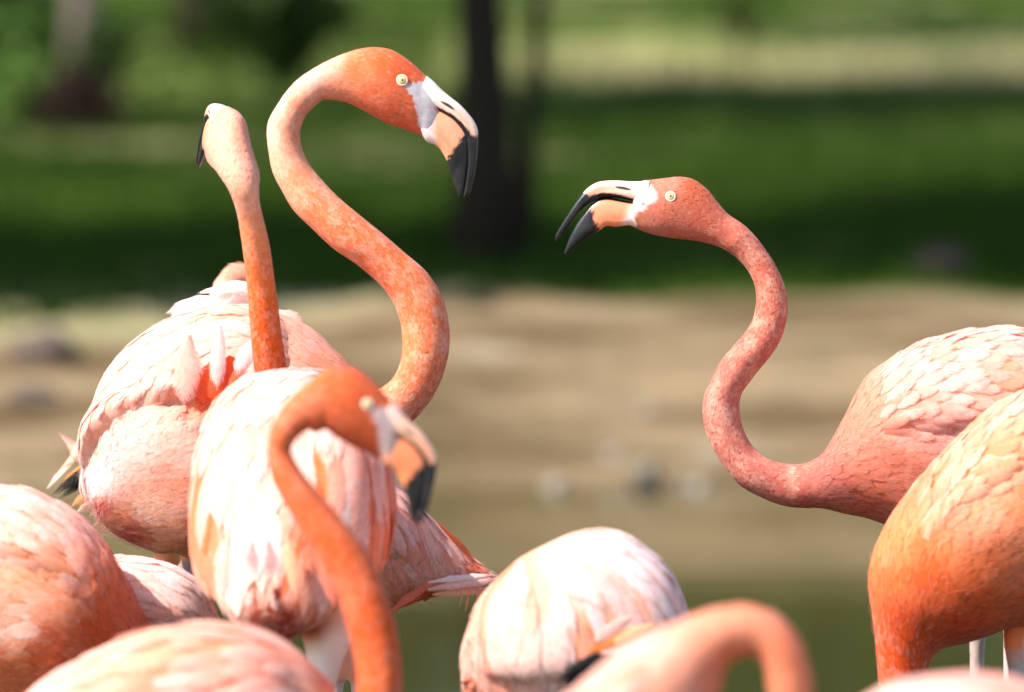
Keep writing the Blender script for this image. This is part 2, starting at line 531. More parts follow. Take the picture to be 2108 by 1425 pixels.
def tube_rows(pts, d, rad):
    """rows of a round tube through pixel points (px, py[, depth offset]) with pixel radii"""
    p = np.array([at(q[0], q[1], d + (q[2] if len(q) > 2 else 0)) for q in pts])
    t = nrm(np.gradient(p, axis=0))
    L = -FWD
    L = nrm(L - (t @ L)[:, None] * t)
    u = np.cross(L, t)
    r = (np.array(rad, float) / FPX * d)[:, None]
    n = len(p)
    return np.hstack([p + u * r, p - u * r, r, L, np.full((n, 4), -9999.0)])

def free_feather(name, parent, p0, p1, w, cb, ct, nrmv, sag=.1, mat=None, r=None, ragged=.12):
    """one feather standing free between two world points"""
    r = r or rng
    rows, cols = 7, 5
    t = np.linspace(0, 1, rows); u = np.linspace(-1, 1, cols)
    tt, uu = np.meshgrid(t, u, indexing='ij')
    ax = p1 - p0; l = np.linalg.norm(ax); T = ax / l
    S = nrm(np.cross(T, nrmv)); N = np.cross(S, T)
    prof = (.25 + .75 * sstep(0, .4, t)) * np.sqrt(np.maximum(0, 1 - np.clip((t - .5) / .5, 0, 1) ** 2.4)); prof[-1] = .04
    rag = 1 - ragged * 1.5 * r.random((rows, cols)) * (np.abs(uu) > .6)
    V = (p0 + T * (tt * l)[..., None] + S * (uu * prof[:, None] * rag * w / 2)[..., None]
         + N * (sag * l * np.sin(tt * np.pi) + w * .12 * (1 - uu ** 2))[..., None])
    a = tt[..., None]
    C = cb * (1 - a) + ct * a
    me = make_mesh(name, V.reshape(-1, 3), grid_faces(rows, cols, False), C.reshape(-1, 3),
                   extra={'fu': uu.ravel(), 'ft': tt.ravel(), 'fs': np.full(tt.size, r.random() * 9)})
    return link(name, me, mat or M_FEATH, parent)

def bill_cols(g, v, n, P, kind, black_g, tone):
    """horn colours along a bill half: g station, v +1 top .. -1 bottom"""
    no = vnoise(P, 900) * .5 + vnoise(P, 300) * .5
    pale, pink, base = tone
    if kind == 'upper':
        c = pale + (pink - pale) * sstep(2.0, 5.5, g)[..., None] * .55 * (1 - sstep(.2, .9, v))[..., None]
        c = c + (base * .6 + WHITE_SKIN * .4 - c) * (1 - sstep(.8, 2.2, g - v * .4))[..., None]
        kk = np.interp(g, [0, 1, 2, 4, 6, 7.5], [.0, .22, .34, .62, .85, 1.1])
        blk = np.maximum(sstep(-.05, .05, (-1 + kk) - v + (no - .5) * .10), sstep(-.25, .25, g - black_g - v * .35 + (no - .5) * .9))
    else:
        c = pink + (base - pink) * (1 - sstep(1.2, 2.6, g + v * .5))[..., None]
        blk = sstep(-.22, .22, g - black_g + v * .65 * -1 + (no - .5) * 1.3)
        blk = np.maximum(blk, sstep(.70, .8, v) * sstep(.8, 2, g))
    st = vnoise(P, 70)[..., None]
    c = c * (.86 + .28 * no)[..., None] * (1 - .22 * np.clip(st - .45, 0, 1) * np.array([.4, 1.0, 1.2]))
    bcol = BLACK * (1 + 3.5 * np.clip(no[..., None] - .4, 0, 1) + 5 * np.clip(st - .55, 0, 1))
    return c * (1 - blk[..., None]) + bcol * blk[..., None]

def build_head_parts(root, hm, typ, bvh, detail=True, tone=None):
    if typ == 'A': UPP, LOW, EYE, NOS, bgU, bgL = UP_A, LO_A, EYE_A, NOS_A, 7.0, 5.9
    else: UPP, LOW, EYE, NOS, bgU, bgL = UP_B, LO_B, EYE_B, NOS_B, 6.6, 6.2
    tone = tone or (lin((238, 206, 188)), lin((240, 158, 118)), lin((226, 206, 200)))
    for nm, pairs, kd, bgk, e in (('upper_bill', UPP, 'upper', bgU, .72), ('lower_bill', LOW, 'lower', bgL, .8)):
        rw = hm.rows(pairs)
        if kd == 'lower' and typ == 'A':      # closed bill: the lower half reaches up inside the upper one
            up = (rw[:, 0:3] - rw[:, 3:6]) * np.interp(np.arange(len(rw)), [0, 2, 6, 12], [.10, .14, .22, .3])[:, None]
            rw[:, 0:3] += up; rw[:, 6] *= .93
        A, g = catmull(rw, 8 if detail else 4)
        S = 40 if detail else 20
        P, Z, cen, th = loft(A, S, e)
        v = np.cos(th)
        C = bill_cols(np.broadcast_to(g[:, None], th.shape), v, None, P, kd, bgk, tone)
        if kd == 'upper':   # shallow groove along the side of the upper half
            gr = np.exp(-((v - .05) / .10) ** 2) * sstep(1.5, 3, g)[:, None]
            P = P - (P - cen[:, None]) * (.05 * gr)[..., None]
            C = C * (1 - .25 * gr[..., None])
        else:
            gr = np.exp(-((v + .25) / .08) ** 2) * sstep(1.2, 2, g)[:, None] * (1 - sstep(5, 6, g))[:, None]
            P = P - (P - cen[:, None]) * (.05 * gr)[..., None]
            C = C * (1 - gr[..., None] * np.array([.08, .22, .25]))
        V, F = capped(P)
        C = np.vstack([C.reshape(-1, 3), C[0, :1], C[-1, :1]])
        o = link(nm, make_mesh(nm, V, F, C), M_BILL, root)
        if kd == 'upper' and detail:
            b2 = BVHTree.FromPolygons([tuple(q) for q in V], [tuple(int(k) for k in f) for fa in F for f in fa])
            for sgn in (1, -1):
                pts = []
                zz = np.array(NOS, float)
                tpar = np.linspace(0, 1, 9)
                zc = np.stack([np.interp(tpar, [0, .5, 1], zz[:, k]) for k in (0, 1)], 1)
                nv = zz[2] - zz[0]; nv = np.array([-nv[1], nv[0]]) / np.linalg.norm(nv)
                hw = 9 * np.sin(np.pi * np.clip(tpar * .96 + .02, 0, 1)) ** .7
                ring = []
                for a in (-1, 1):
                    for q, h in zip(zc, hw):
                        p = hm.pt(q + nv * h * a)
                        hit = b2.ray_cast(Vector(tuple(p + hm.L * sgn * .1)), Vector(tuple(-hm.L * sgn)))
                        ring.append(np.array(hit[0] if hit[0] else p) + hm.L * sgn * .0005)
                ring = np.array(ring)
                f = [[i, i + 1, 9 + i + 1, 9 + i] for i in range(8)]
                link('nostril', make_mesh('nostril', ring, np.array(f)), M_NOSTRIL, o)
    # eyes
    for sgn in (1, -1):
        c = hm.pt(np.array(EYE, float))
        hit = bvh.ray_cast(Vector(tuple(c + hm.L * sgn * .2)), Vector(tuple(-hm.L * sgn)))
        p = np.array(hit[0]) if hit[0] else c + hm.L * sgn * .04
        nn = np.array(hit[1]) if hit[0] else hm.L * sgn
        if nn @ (hm.L * sgn) < 0: nn = -nn
        nn = nrm(nn * .5 + hm.L * sgn * .5)
        a1 = nrm(np.cross(nn, hm.ey)); a2 = np.cross(nn, a1)
        sc = hm.k * 3.29
        def dome(rad, hgt, off, seg=24, rr=8, hole=0.0):
            V = []
            for i in range(rr):
                q = hole + (1 - hole) * i / (rr - 1)
                for j in range(seg):
                    an = 2 * math.pi * j / seg
                    V.append(p + (a1 * math.cos(an) + a2 * math.sin(an)) * rad * q + nn * (off + hgt * (math.sqrt(max(0, 1 - q * q)))))
            return np.array(V), grid_faces(rr, seg)
        # eyelid ring: torus-like band
        V = []
        for i in range(8):
            ph = 2 * math.pi * i / 8
            for j in range(32):
                an = 2 * math.pi * j / 32
                rad = 10.0 * sc + math.cos(ph) * 2.6 * sc
                V.append(p + (a1 * math.cos(an) + a2 * math.sin(an)) * rad + nn * (math.sin(ph) * 1.5 * sc + .8 * sc))
        V = np.array(V); F = []
        for i in range(8):
            for j in range(32):
                F.append([i * 32 + j, i * 32 + (j + 1) % 32, ((i + 1) % 8) * 32 + (j + 1) % 32, ((i + 1) % 8) * 32 + j])
        eye = link('eye', make_mesh('eye', V, np.array(F)), M_EYERING, root)
        V, F = dome(9.0 * sc, 3.6 * sc, .6 * sc)
        link('iris', make_mesh('iris', V, F), M_IRIS, eye)
        V, F = dome(2.9 * sc, .5 * sc, 3.85 * sc, 16, 4)
        link('pupil', make_mesh('pupil', V, F), M_PUPIL, eye)

def wing_patch(P, N, g, w, sgn):
    g0, g1 = w['g']; t0, t1 = w['th']
    nr, ns = 44, 36
    a = np.linspace(0, 1, nr)[:, None]; b = np.linspace(0, 1, ns)[None, :]
    t1a = t1 if not callable(t1) else t1(a)
    gg = np.interp((g0 + (g1 - g0) * a).ravel(), g, np.arange(len(g)))[:, None] + 0 * b
    tt = (t0 + (t1a - t0) * b) * sgn
    S = P.shape[1]
    f = (tt / (2 * np.pi) * S) % S
    i0 = np.clip(np.floor(gg).astype(int), 0, len(g) - 2); fa = (gg - i0)[..., None]
    j0 = np.floor(f).astype(int) % S; fb = (f - np.floor(f))[..., None]; j1 = (j0 + 1) % S
    def bl(A): return (A[i0, j0] * (1 - fb) + A[i0, j1] * fb) * (1 - fa) + (A[i0 + 1, j0] * (1 - fb) + A[i0 + 1, j1] * fb) * fa
    Q = bl(P); n = nrm(bl(N))
    ha = 1 - np.abs(2 * a - 1) ** w.get('pa', 3.0)
    hb = sstep(-.02, .45, b) * (1 - sstep(w.get('edge', .86), 1.0, b))
    h = w['H'] * ha * hb - .003 * (1 - ha * hb)
    return Q + n * h[..., None]

def bird(label, A, gN, gH, hm=None, typ='A', flow=None, colr=None, wing=None, legs=(), group='flamingos', q=1.0,
         body_l=(.036, .018), tipmix=.6, seed=1, fuzz=None, head_detail=True, torso_sp=None, neck_mott=.55, wing_n=110,
         wl=(.05, .10), ww=.30, pale_tip=PALE, leg_col=None, neck_l=.0085, wing_flow=None, neck_colr=None, neck_pale=None, baseloc=None, flow_z=.0, lobes=(), clipb=None, bill_tone=None, lift_k=1.0, tip_l=None):
    r = np.random.default_rng(seed)
    S = 56 if q >= .9 else 36
    A2, g = catmull(A, 8)
    P, Z, cen, th = loft(A2, S)
    R0 = len(g)
    # soft lumpiness so the outline is not mathematically clean
    N, D = grid_normals(P, cen)
    lump = (vnoise(P, 22) - .5) * .005 + (vnoise(P, 60) - .5) * .0016
    wt = np.where(g < gN, 1.0, .28)[:, None]
    P = P + N * (lump * wt)[..., None]
    for (lx, ly, rx, ry, hh) in lobes:      # soft bulges of the flank, on both sides
        x, y, _ = proj(P.reshape(-1, 3))
        dd_ = np.clip(1 - ((x - lx) / rx) ** 2 - ((y - ly) / ry) ** 2, 0, 1).reshape(R0, S)
        P = P + N * (hh * np.sqrt(dd_) * (3 - 2 * np.sqrt(dd_)) * np.abs((N * A2[:, None, 7:10]).sum(-1)) ** .5)[..., None]
    N, D = grid_normals(P, cen)
    R = len(g)
    bx, by, _ = proj(cen[int(R * .25)][None])
    base = baseloc if baseloc is not None else np.array([cen[np.searchsorted(g, gN * .6)][0], cen[np.searchsorted(g, gN * .6)][1], 0.0])
    root = empty('flamingo', tuple(base), label, 'flamingo', group)
    def colour(Q, nk_=False):
        x, y, _ = proj(Q)
        c_ = np.clip(idw(colr if (neck_colr is None or not nk_) else neck_colr, x, y), 0, 1) ** np.array([.8, .93, 1.08])
        c_[:, 2] = np.maximum(c_[:, 2], c_[:, 1] * (-.05 + 1.25 * c_[:, 1]))      # pale plumage is pink, not cream
        pk = sstep(.25, .55, c_[:, 1])[:, None]
        return c_ * (1 - pk * np.array([.03, .08, .06]))
    Cb = colour(P.reshape(-1, 3))
    if neck_colr is not None:
        mn = np.repeat(sstep(gN - .6, gN + .4, g), S)[:, None]
        Cb = Cb * (1 - mn) + colour(P.reshape(-1, 3), True) * mn
    Cb = Cb * np.array([1, .96, .94])
    # naked face skin
    face = np.zeros(R * S)
    if hm is not None:
        polys = FACE_A if typ == 'A' else FACE_B
        Zf = Z.reshape(-1, 2)
        for p in polys:
            face = np.maximum(face, sstep(16, -14, poly_sd(Zf + ((vnoise(P.reshape(-1, 3), 400) - .5) * 22)[:, None], p)))
        face *= np.repeat(g >= gH, S)
        sk = (WHITE_SKIN if bill_tone is None else bill_tone[2] * .35 + WHITE_SKIN * .65) * (.9 + .2 * vnoise(P.reshape(-1, 3), 500))[:, None]
        Cb = Cb * (1 - face[:, None]) + sk * face[:, None]
    V, F = capped(P)
    body = link('body', make_mesh('body', V, F, np.vstack([Cb, Cb[0], Cb[-1]])), M_SKIN, root)
    polys_all = [tuple(int(k) for k in f) for fa in F for f in fa]
    verts_all = [tuple(v) for v in V]
    bvh_body = BVHTree.FromPolygons(verts_all, polys_all)
    if hm is not None:
        build_head_parts(root, hm, typ, bvh_body, head_detail, bill_tone)
    wings = []
    if wing:
        for sgn in (1, -1):
            Q = wing_patch(P, N, g, wing, sgn)
            nr, ns = Q.shape[:2]
            Fw = grid_faces(nr, ns, False)
            if sgn > 0: Fw = Fw[:, ::-1]
            Cw = colour(Q.reshape(-1, 3)) * np.array([1, .88, .80])
            wo = link('wing', make_mesh('wing', Q.reshape(-1, 3), Fw, Cw), M_SKIN, root)
            wings.append((wo, Q, Fw, sgn))
            off = len(verts_all)
            verts_all += [tuple(v) for v in Q.reshape(-1, 3)]
            polys_all += [tuple(int(k) + off for k in f) for f in Fw]
    bvh = BVHTree.FromPolygons(verts_all, polys_all)

    VV, FF, CC, o = [], [], [], 0
    def push(v, f, c):
        nonlocal o
        VV.append(v); FF.append(f + o); CC.append(c); o += len(v)

    # --- neck and head feathers
    gEnd = g[-1] - 2.2
    def isneck(gg): return 1.0
    sc = 1.0 / q
    def ds(gg): return np.interp(gg, [gN - 1, gN + 2, gH - 1, gH + 2, 99], [.0052, .0036, .0032, .0027, .0025]) * sc
    def dw(gg): return np.interp(gg, [gN - 1, gN + 2, gH - 1, gH + 2, 99], [.0046, .0031, .0028, .0023, .0022]) * sc
    p, n, dd, gs, zs, ts = ring_samples(P, N, D, g, Z, ds, dw, (gN - .8, gEnd), .9, r)
    keep = np.ones(len(p), bool)
    if hm is not None:
        for pl in (FACE_A if typ == 'A' else FACE_B):
            keep &= ~((poly_sd(zs, pl) < r.uniform(-16, 22, len(zs))) & (gs > gH))
        keep &= ~((np.hypot(zs[:, 0] - (EYE_A if typ == 'A' else EYE_B)[0], zs[:, 1] - (EYE_A if typ == 'A' else EYE_B)[1]) < 42) & (gs > gH))
    p, n, dd, gs = p[keep], n[keep], dd[keep], gs[keep]
    T = -dd + nrm(r.normal(size=p.shape)) * .16
    T = nrm(T - (T * n).sum(1)[:, None] * n)
    k = len(p)
    L0 = np.interp(gs, [gN - 1, gN + 2, gH - 1, gH + 2, 99], [.020, neck_l * 1.35, neck_l * 1.2, .0085, .0075]) * sc ** .7
    l = L0 * (.75 + .5 * r.random(k)); w = l * np.interp(gs, [gN, gH, gH + 2], [.58, .58, .46]) * (.8 + .4 * r.random(k))
    c = colour(p, True)
    nz = vnoise(p, 75) * .6 + vnoise(p, 170) * .4
    hd = sstep(gH - 1, gH + 2, gs)
    mott = np.clip((nz - .44) * 3.2, 0, 1) * neck_mott * (1 - .78 * hd)
    rp = (r.random(k) < .26 * (1 - .8 * hd)) * .6 * neck_mott
    deep = np.clip((.46 - nz) * 2.4, 0, 1) * .35 * (1 - .6 * hd)
    mix = np.clip(mott + rp, 0, .9)[:, None]
    pn = neck_pale if neck_pale is not None else lin((252, 206, 176))
    ct = c * (1 - mix) + pn * mix
    ct = ct * (1 - deep[:, None] * np.array([.02, .16, .24]))
    ct *= (1 + (r.random((k, 1)) - .5) * .12)
    cb = c * np.array([1, .97, .95])
    v, f, cc = small_feathers(p, T, n, l, w, cb, ct, l * .015 + .0003, bvh_body if q >= .84 else None)
    push(v, f, cc)

    # --- contour feathers of the trunk
    sp = torso_sp or .0110
    sp = sp / q
    def ds2(gg): return np.interp(gg, [0, gN - 2.5, gN + 1], [sp, sp, sp * .45])
    p, n, dd, gs, zs, ts = ring_samples(P, N, D, g, Z, ds2, lambda x: ds2(x) * .85, (.15, gN + .4), .8, r)
    x, y, dpt = proj(p)
    if flow is not None:
        fl = idw([(a[0], a[1], a[2], a[3]) for a in flow], x, y)
        fv = fl[:, :1] * RGT - fl[:, 1:2] * UPV + flow_z * FWD
        wn = sstep(gN - 2.2, gN - .3, gs)[:, None]
        fv = nrm(fv); ft_ = fv - (fv * n).sum(1)[:, None] * n
        T = nrm(ft_ - dd * (1 - np.linalg.norm(ft_, axis=1, keepdims=True)) * 1.6) * (1 - wn) - dd * wn
    else:
        T = -dd
    T = T + nrm(r.normal(size=p.shape)) * .13
    T = nrm(T - (T * n).sum(1)[:, None] * n)
    k = len(p)
    l = np.interp(gs, [0, gN - 2.5, gN + .5], [body_l[0], body_l[0], body_l[1]]) * 1.3 * (.75 + .5 * r.random(k)) / q ** .5
    w = l * .42
    c = colour(p)
    nz = vnoise(p, 28) * .6 + vnoise(p, 80) * .4
    mix = np.clip((nz - .38) * 2.4 + (r.random(k) - .5) * .5, 0, 1)[:, None] * tipmix
    mix = mix * np.clip((c[:, 1:2] - .16) / .34, .12, 1)
    ct = c * (1 - mix) + pale_tip * mix
    dp = np.clip((.46 - nz) * 3, 0, 1)[:, None] * .45
    cb = c * np.array([1, .94, .90]) * (1 - dp * np.array([.02, .20, .30]))
    v, c3, fx, fq = big_feathers(p - n * .0005, T, n, l, w, cb, ct, l * .008 + .0003, bvh, 3, 5, .2, seed=seed)
    m = v.shape[1]
    fq = (fq[None] + (np.arange(k) * m)[:, None, None]).reshape(-1, 4)
    fine = np.vstack(VV); FFa = np.vstack(FF); CCa = np.vstack(CC)
    link('fine_plumage', make_mesh('fine_plumage', fine, FFa, CCa), M_FINE, root, 'stuff')
    link('plumage', make_mesh('plumage', v.reshape(-1, 3), fq, c3.reshape(-1, 3),
                              extra={'fu': fx[0].ravel(), 'ft': fx[1].ravel(), 'fs': fx[2].ravel()}), M_FEATH if q > .8 else M_COAT, root, 'stuff')

    # --- wing feathers, each its own object (near side); the far wing gets a joined coat
    for wo, Q, Fw, sgn in wings:
        nr, ns = Q.shape[:2]
        nn = nrm(np.cross(np.gradient(Q, axis=1), np.gradient(Q, axis=0)))
        cc0 = cen[np.searchsorted(g, (wing['g'][0] + wing['g'][1]) / 2)]
        s = np.sign(((Q - cc0) * nn).sum(-1).mean()); nn = nn * s
        na = max(4, int(math.sqrt(wing_n * 1.1))); nb = max(4, int(wing_n / na))
        sites = []
        for i in range(na):
            for j in range(nb):
                a = (i + .5 + (r.random() - .5) * .7) / na; b = (j + .5 * (i % 2) + .25 + (r.random() - .5) * .7) / nb
                if wing.get('mask') and not wing['mask'](a, b): continue
                sites.append((a, min(max(b, 0.02), .93)))
        # root order: rear and lower first
        sites = np.array(sites)
        ii = np.clip((sites[:, 0] * (nr - 1)).astype(int), 0, nr - 1); jj = np.clip((sites[:, 1] * (ns - 1)).astype(int), 0, ns - 1)
        p = Q[ii, jj]; n = nn[ii, jj]
        x, y, _ = proj(p)
        fl = idw([(a[0], a[1], a[2], a[3]) for a in (wing_flow or flow)], x, y)
        fv = nrm(fl[:, :1] * RGT - fl[:, 1:2] * UPV + flow_z * FWD)
        gi = np.interp(wing['g'][0] + (wing['g'][1] - wing['g'][0]) * sites[:, 0], g, np.arange(len(g))).astype(int)
        tj = (np.interp(sites[:, 1], [0, 1], wing['th']) * sgn / (2 * np.pi) * S).astype(int) % S
        dl = D[gi, tj]
        ft_ = fv - (fv * n).sum(1)[:, None] * n
        T = nrm(ft_ - dl * (1 - np.linalg.norm(ft_, axis=1, keepdims=True)) * 1.6) + nrm(r.normal(size=p.shape)) * .06
        T = nrm(T - (T * n).sum(1)[:, None] * n)
        k = len(p)
        l = (wl[0] + (wl[1] - wl[0]) * (1 - sites[:, 0]) * (.4 + .6 * sites[:, 1])) * (.8 + .45 * r.random(k))
        if clipb is not None:
            arc = np.linalg.norm(np.diff(Q, axis=1), axis=2).sum(1)[ii]
            l = np.minimum(l, (1 - sites[:, 1]) * arc + clipb * (.6 + .8 * r.random(k)))
            l = np.maximum(l, .028)
        w = np.maximum(l, .04) * ww * 1.35 * (.8 + .4 * r.random(k))
        c = colour(p)
        rr = r.random((k, 1))
        mix = np.clip(tipmix * (.25 + 1.1 * rr), 0, .92) * np.clip((c[:, 1:2] - .14) / .30, .15, 1)
        ct = c * (1 - mix) + pale_tip * mix
        q2 = r.random((k, 1))
        cb = c * (1 - .85 * (q2 < .38) * (1 - np.array([.99, .66, .56])))          # warmer orange bases here and there
        lt = ((q2 > .72) * .45)
        cb = cb * (1 - lt) + pale_tip * lt
        v, c3, fx, fq = big_feathers(p, T, n, l, w, cb, ct, (l * .010 + .0007 + .0020 * r.random(k)) * lift_k, bvh, 5, 7, .16, .0010, seed + 5)
        if sgn > 0:
            for i in range(k):
                link('feather', make_mesh('feather', v[i], fq, c3[i], extra={'fu': fx[0][i], 'ft': fx[1][i], 'fs': fx[2][i]}), M_FEATH, wo)
        else:
            m = v.shape[1]
            fa = (fq[None] + (np.arange(k) * m)[:, None, None]).reshape(-1, 4)
            link('covert_coat', make_mesh('covert_coat', v.reshape(-1, 3), fa, c3.reshape(-1, 3),
                 extra={'fu': fx[0].ravel(), 'ft': fx[1].ravel(), 'fs': fx[2].ravel()}), M_COAT, wo, 'stuff')
    # --- loose downy strands (fluffy edges)
    if fuzz:
        VV, FF, CC, o = [], [], [], 0
        for (g0, g1, cnt, ln) in fuzz:
            gi = r.uniform(g0, g1, cnt); fi = np.interp(gi, g, np.arange(len(g))).astype(int); ji = r.integers(0, S, cnt)
            p = P[fi, ji] + r.normal(size=(cnt, 3)) * min(.003, ln * .15); n = N[fi, ji]
            x, y, _ = proj(p)
            fl = idw([(a[0], a[1], a[2], a[3]) for a in flow], x, y) if flow is not None else None
            T = nrm(fl[:, :1] * RGT - fl[:, 1:2] * UPV + flow_z * FWD) if fl is not None else -D[fi, ji]
            wn = sstep(gN - 2.2, gN - .3, gi)[:, None]
            T = T * (1 - wn) - D[fi, ji] * wn
            T = T + nrm(r.normal(size=p.shape)) * .35
            T = nrm(T - (T * n).sum(1)[:, None] * n * .9)
            c = colour(p); mx = (r.random((cnt, 1)) * .8)
            c = c * (1 - mx) + pale_tip * mx
            v, f, cc = strands(p + n * min(.0025, ln * .12), T, n, ln * (.5 + r.random(cnt)), np.full(cnt, .0006), c, ln * .12 * (r.random(cnt) + .1))
            push(v, f, cc)
        link('down', make_mesh('down', np.vstack(VV), np.vstack(FF), np.vstack(CC)), M_FINE, root, 'stuff')
    # --- legs
    for lg in legs:
        pts, rad, d = lg[0], lg[1], lg[2]
        thigh = lg[3] if len(lg) > 3 else 1.5
        Al, gl = catmull(tube_rows(pts, d, rad), 6)
        Pl, _, cl, _ = loft(Al, 20)
        Pl = Pl + (nrm(Pl - cl[:, None])) * ((vnoise(Pl, 160) - .5) * .0022)[..., None]
        base_c = leg_col if leg_col is not None else np.array([.50, .36, .34])
        m = sstep(thigh - .25, thigh + .25, gl + (r.random(len(gl)) - .5) * .2)[:, None, None]
        Cl = colour(Pl.reshape(-1, 3)).reshape(Pl.shape) * (1 - m) + base_c * (.85 + .3 * vnoise(Pl, 120))[..., None] * m
        V, F = capped(Pl)
        link('leg', make_mesh('leg', V, F, np.vstack([Cl.reshape(-1, 3), Cl[0, 0], Cl[-1, 0]])), M_LEG, root)
    return root, dict(P=P, N=N, g=g, cen=cen, bvh=bvh, colour=colour, wings=wings)

def zwater(px, d, z=-.14):
    """pixel row at which a point above (px, d) meets height z"""
    c, s = math.cos(PITCH), math.sin(PITCH)
    # solve for py so that at(px, py, d).z == z
    return H0 / 2 - ((z - CAM[2] + d * s) / (c * d)) * FPX
def lg(px, py, d, r0=40, r1=12, dx=0, knee=.45, th=1.5, thl=150):
    yw = zwater(px, d)
    k = py + (yw - py) * knee
    return ([(px, py), (px + dx * .2, py + thl), (px + dx * .5, py + thl + 60), (px + dx, k), (px + dx, k + 40), (px + dx, yw)],
            [r0, r0 * .62, r1 * 1.15, r1, r1 * 1.3, r1], d, th)

# ------------------------------------------------------------------ setting: ground, water
def ground_z(x, y):
    crest = 22.15 + .10 * np.sin(x * 1.3) + .06 * np.sin(x * 3.1 + 1)
    foot = 20.75 + .08 * np.sin(x * 1.1 + 2) + .05 * np.sin(x * 2.7)
    t = (y - foot) / (crest - foot)
    z = np.where(t < 0, -.30 * sstep(0, -1.1, t), .37 * sstep(-.25, 1.25, t) - .37 * sstep(-.25, 1.25, 0) * (1 - np.clip(t, 0, 1)))
    z = np.where(y > crest, z + .020 * (y - crest), z)
    back = sstep(6.5, 3.0, y)
    z = z * (1 - back) + .15 * back * (1 - sstep(6.5, 5.0, y) * 0) 
    amp = np.where(t > 0, .03, .01)
    P = np.stack([x, y, x * 0], -1)
    return z + (vnoise(P, 1.6) - .5) * amp * 2 + (vnoise(P, 6.0) - .5) * amp
ys = np.unique(np.concatenate([np.linspace(-60, 3, 12), np.linspace(3, 19.5, 30), np.linspace(19.5, 24, 110), np.linspace(24, 45, 120), np.linspace(45, 400, 40)]))
xs = np.unique(np.concatenate([np.linspace(-250, -6, 30), np.linspace(-6, 6, 150), np.linspace(6, 250, 30)]))
X, Y = np.meshgrid(xs, ys, indexing='ij')
G = np.stack([X, Y, ground_z(X, Y)], -1)
M, t, b, out = new_mat('bank_and_lawn')
tc = t.nodes.new('ShaderNodeTexCoord')
sx = t.nodes.new('ShaderNodeSeparateXYZ'); t.links.new(tc.outputs['Object'], sx.inputs[0])
def tnoise(scale, det=4, vec=None, rough=.55):
    n = t.nodes.new('ShaderNodeTexNoise'); n.inputs['Scale'].default_value = scale; n.inputs['Detail'].default_value = det
    n.inputs['Roughness'].default_value = rough
    t.links.new(vec or tc.outputs['Object'], n.inputs['Vector']); return n.outputs['Fac']
def tmath(op, a, bb=None):
    n = t.nodes.new('ShaderNodeMath'); n.operation = op
    for i, q in enumerate((a, bb)):
        if q is None: continue
        if isinstance(q, (int, float)): n.inputs[i].default_value = q
        else: t.links.new(q, n.inputs[i])
    return n.outputs[0]
def tmap(v, a, bb, c=0.0, d=1.0):
    n = t.nodes.new('ShaderNodeMapRange'); n.interpolation_type = 'SMOOTHSTEP'
    t.links.new(v, n.inputs[0])
    for i, q in enumerate((a, bb, c, d)): n.inputs[i + 1].default_value = q
    return n.outputs[0]
def tmix(f, a, bb):
    n = t.nodes.new('ShaderNodeMix'); n.data_type = 'RGBA'
    t.links.new(f, n.inputs[0])
    for i, q in ((6, a), (7, bb)):
        if isinstance(q, tuple): n.inputs[i].default_value = (*q, 1)
        else: t.links.new(q, n.inputs[i])
    return n.outputs[2]
sep = tmath('ADD', sx.outputs['Y'], tmath('MULTIPLY', tmath('SUBTRACT', tnoise(1.1, 5), .5), .55))
sep = tmath('ADD', sep, tmath('MULTIPLY', tmap(sx.outputs['X'], .2, -1.4), .55))     # lawn reaches further down on the left
fg = tmap(sep, 22.30, 22.46)
mp = t.nodes.new('ShaderNodeMapping'); mp.inputs['Scale'].default_value = (.7, 2.6, 1)
t.links.new(tc.outputs['Object'], mp.inputs['Vector'])
sand = tmix(tmap(tnoise(1.7, 4, mp.outputs[0]), .42, .60), (.095, .064, .033), (.20, .143, .083))
sand = tmix(tmap(tnoise(2.3, 3), .56, .70), sand, (.115, .095, .05))
sand = tmix(tmap(tnoise(3.1, 3), .62, .74), sand, (.26, .21, .145))
sand = tmix(tmap(tnoise(40, 3), .60, .72), sand, (.09, .065, .038))
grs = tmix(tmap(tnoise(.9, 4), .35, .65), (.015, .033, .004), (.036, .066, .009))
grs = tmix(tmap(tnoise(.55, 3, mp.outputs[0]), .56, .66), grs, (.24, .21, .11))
grs = tmix(tmath('MULTIPLY', tmath('MULTIPLY', tmap(sx.outputs['Y'], 28.5, 33.5), tmap(sx.outputs['Y'], 41.0, 37.5)), tmap(tnoise(.7, 3), .2, .6)), grs, (.19, .225, .065))  # paler far grass, with sunlit brightness put into its colour
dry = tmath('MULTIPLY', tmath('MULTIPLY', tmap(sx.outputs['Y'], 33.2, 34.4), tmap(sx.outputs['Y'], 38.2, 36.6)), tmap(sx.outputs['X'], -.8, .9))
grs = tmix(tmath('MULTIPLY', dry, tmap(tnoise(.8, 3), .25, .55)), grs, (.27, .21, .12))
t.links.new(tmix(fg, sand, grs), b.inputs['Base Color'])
b.inputs['Roughness'].default_value = 1.0; b.inputs['Specular IOR Level'].default_value = 0.0
bp = t.nodes.new('ShaderNodeBump'); bp.inputs['Strength'].default_value = .6; bp.inputs['Distance'].default_value = .03
t.links.new(tnoise(14, 6), bp.inputs['Height']); t.links.new(bp.outputs[0], b.inputs['Normal'])
go = link('ground', make_mesh('ground', G.reshape(-1, 3), grid_faces(len(xs), len(ys), False)), M, kind='structure')

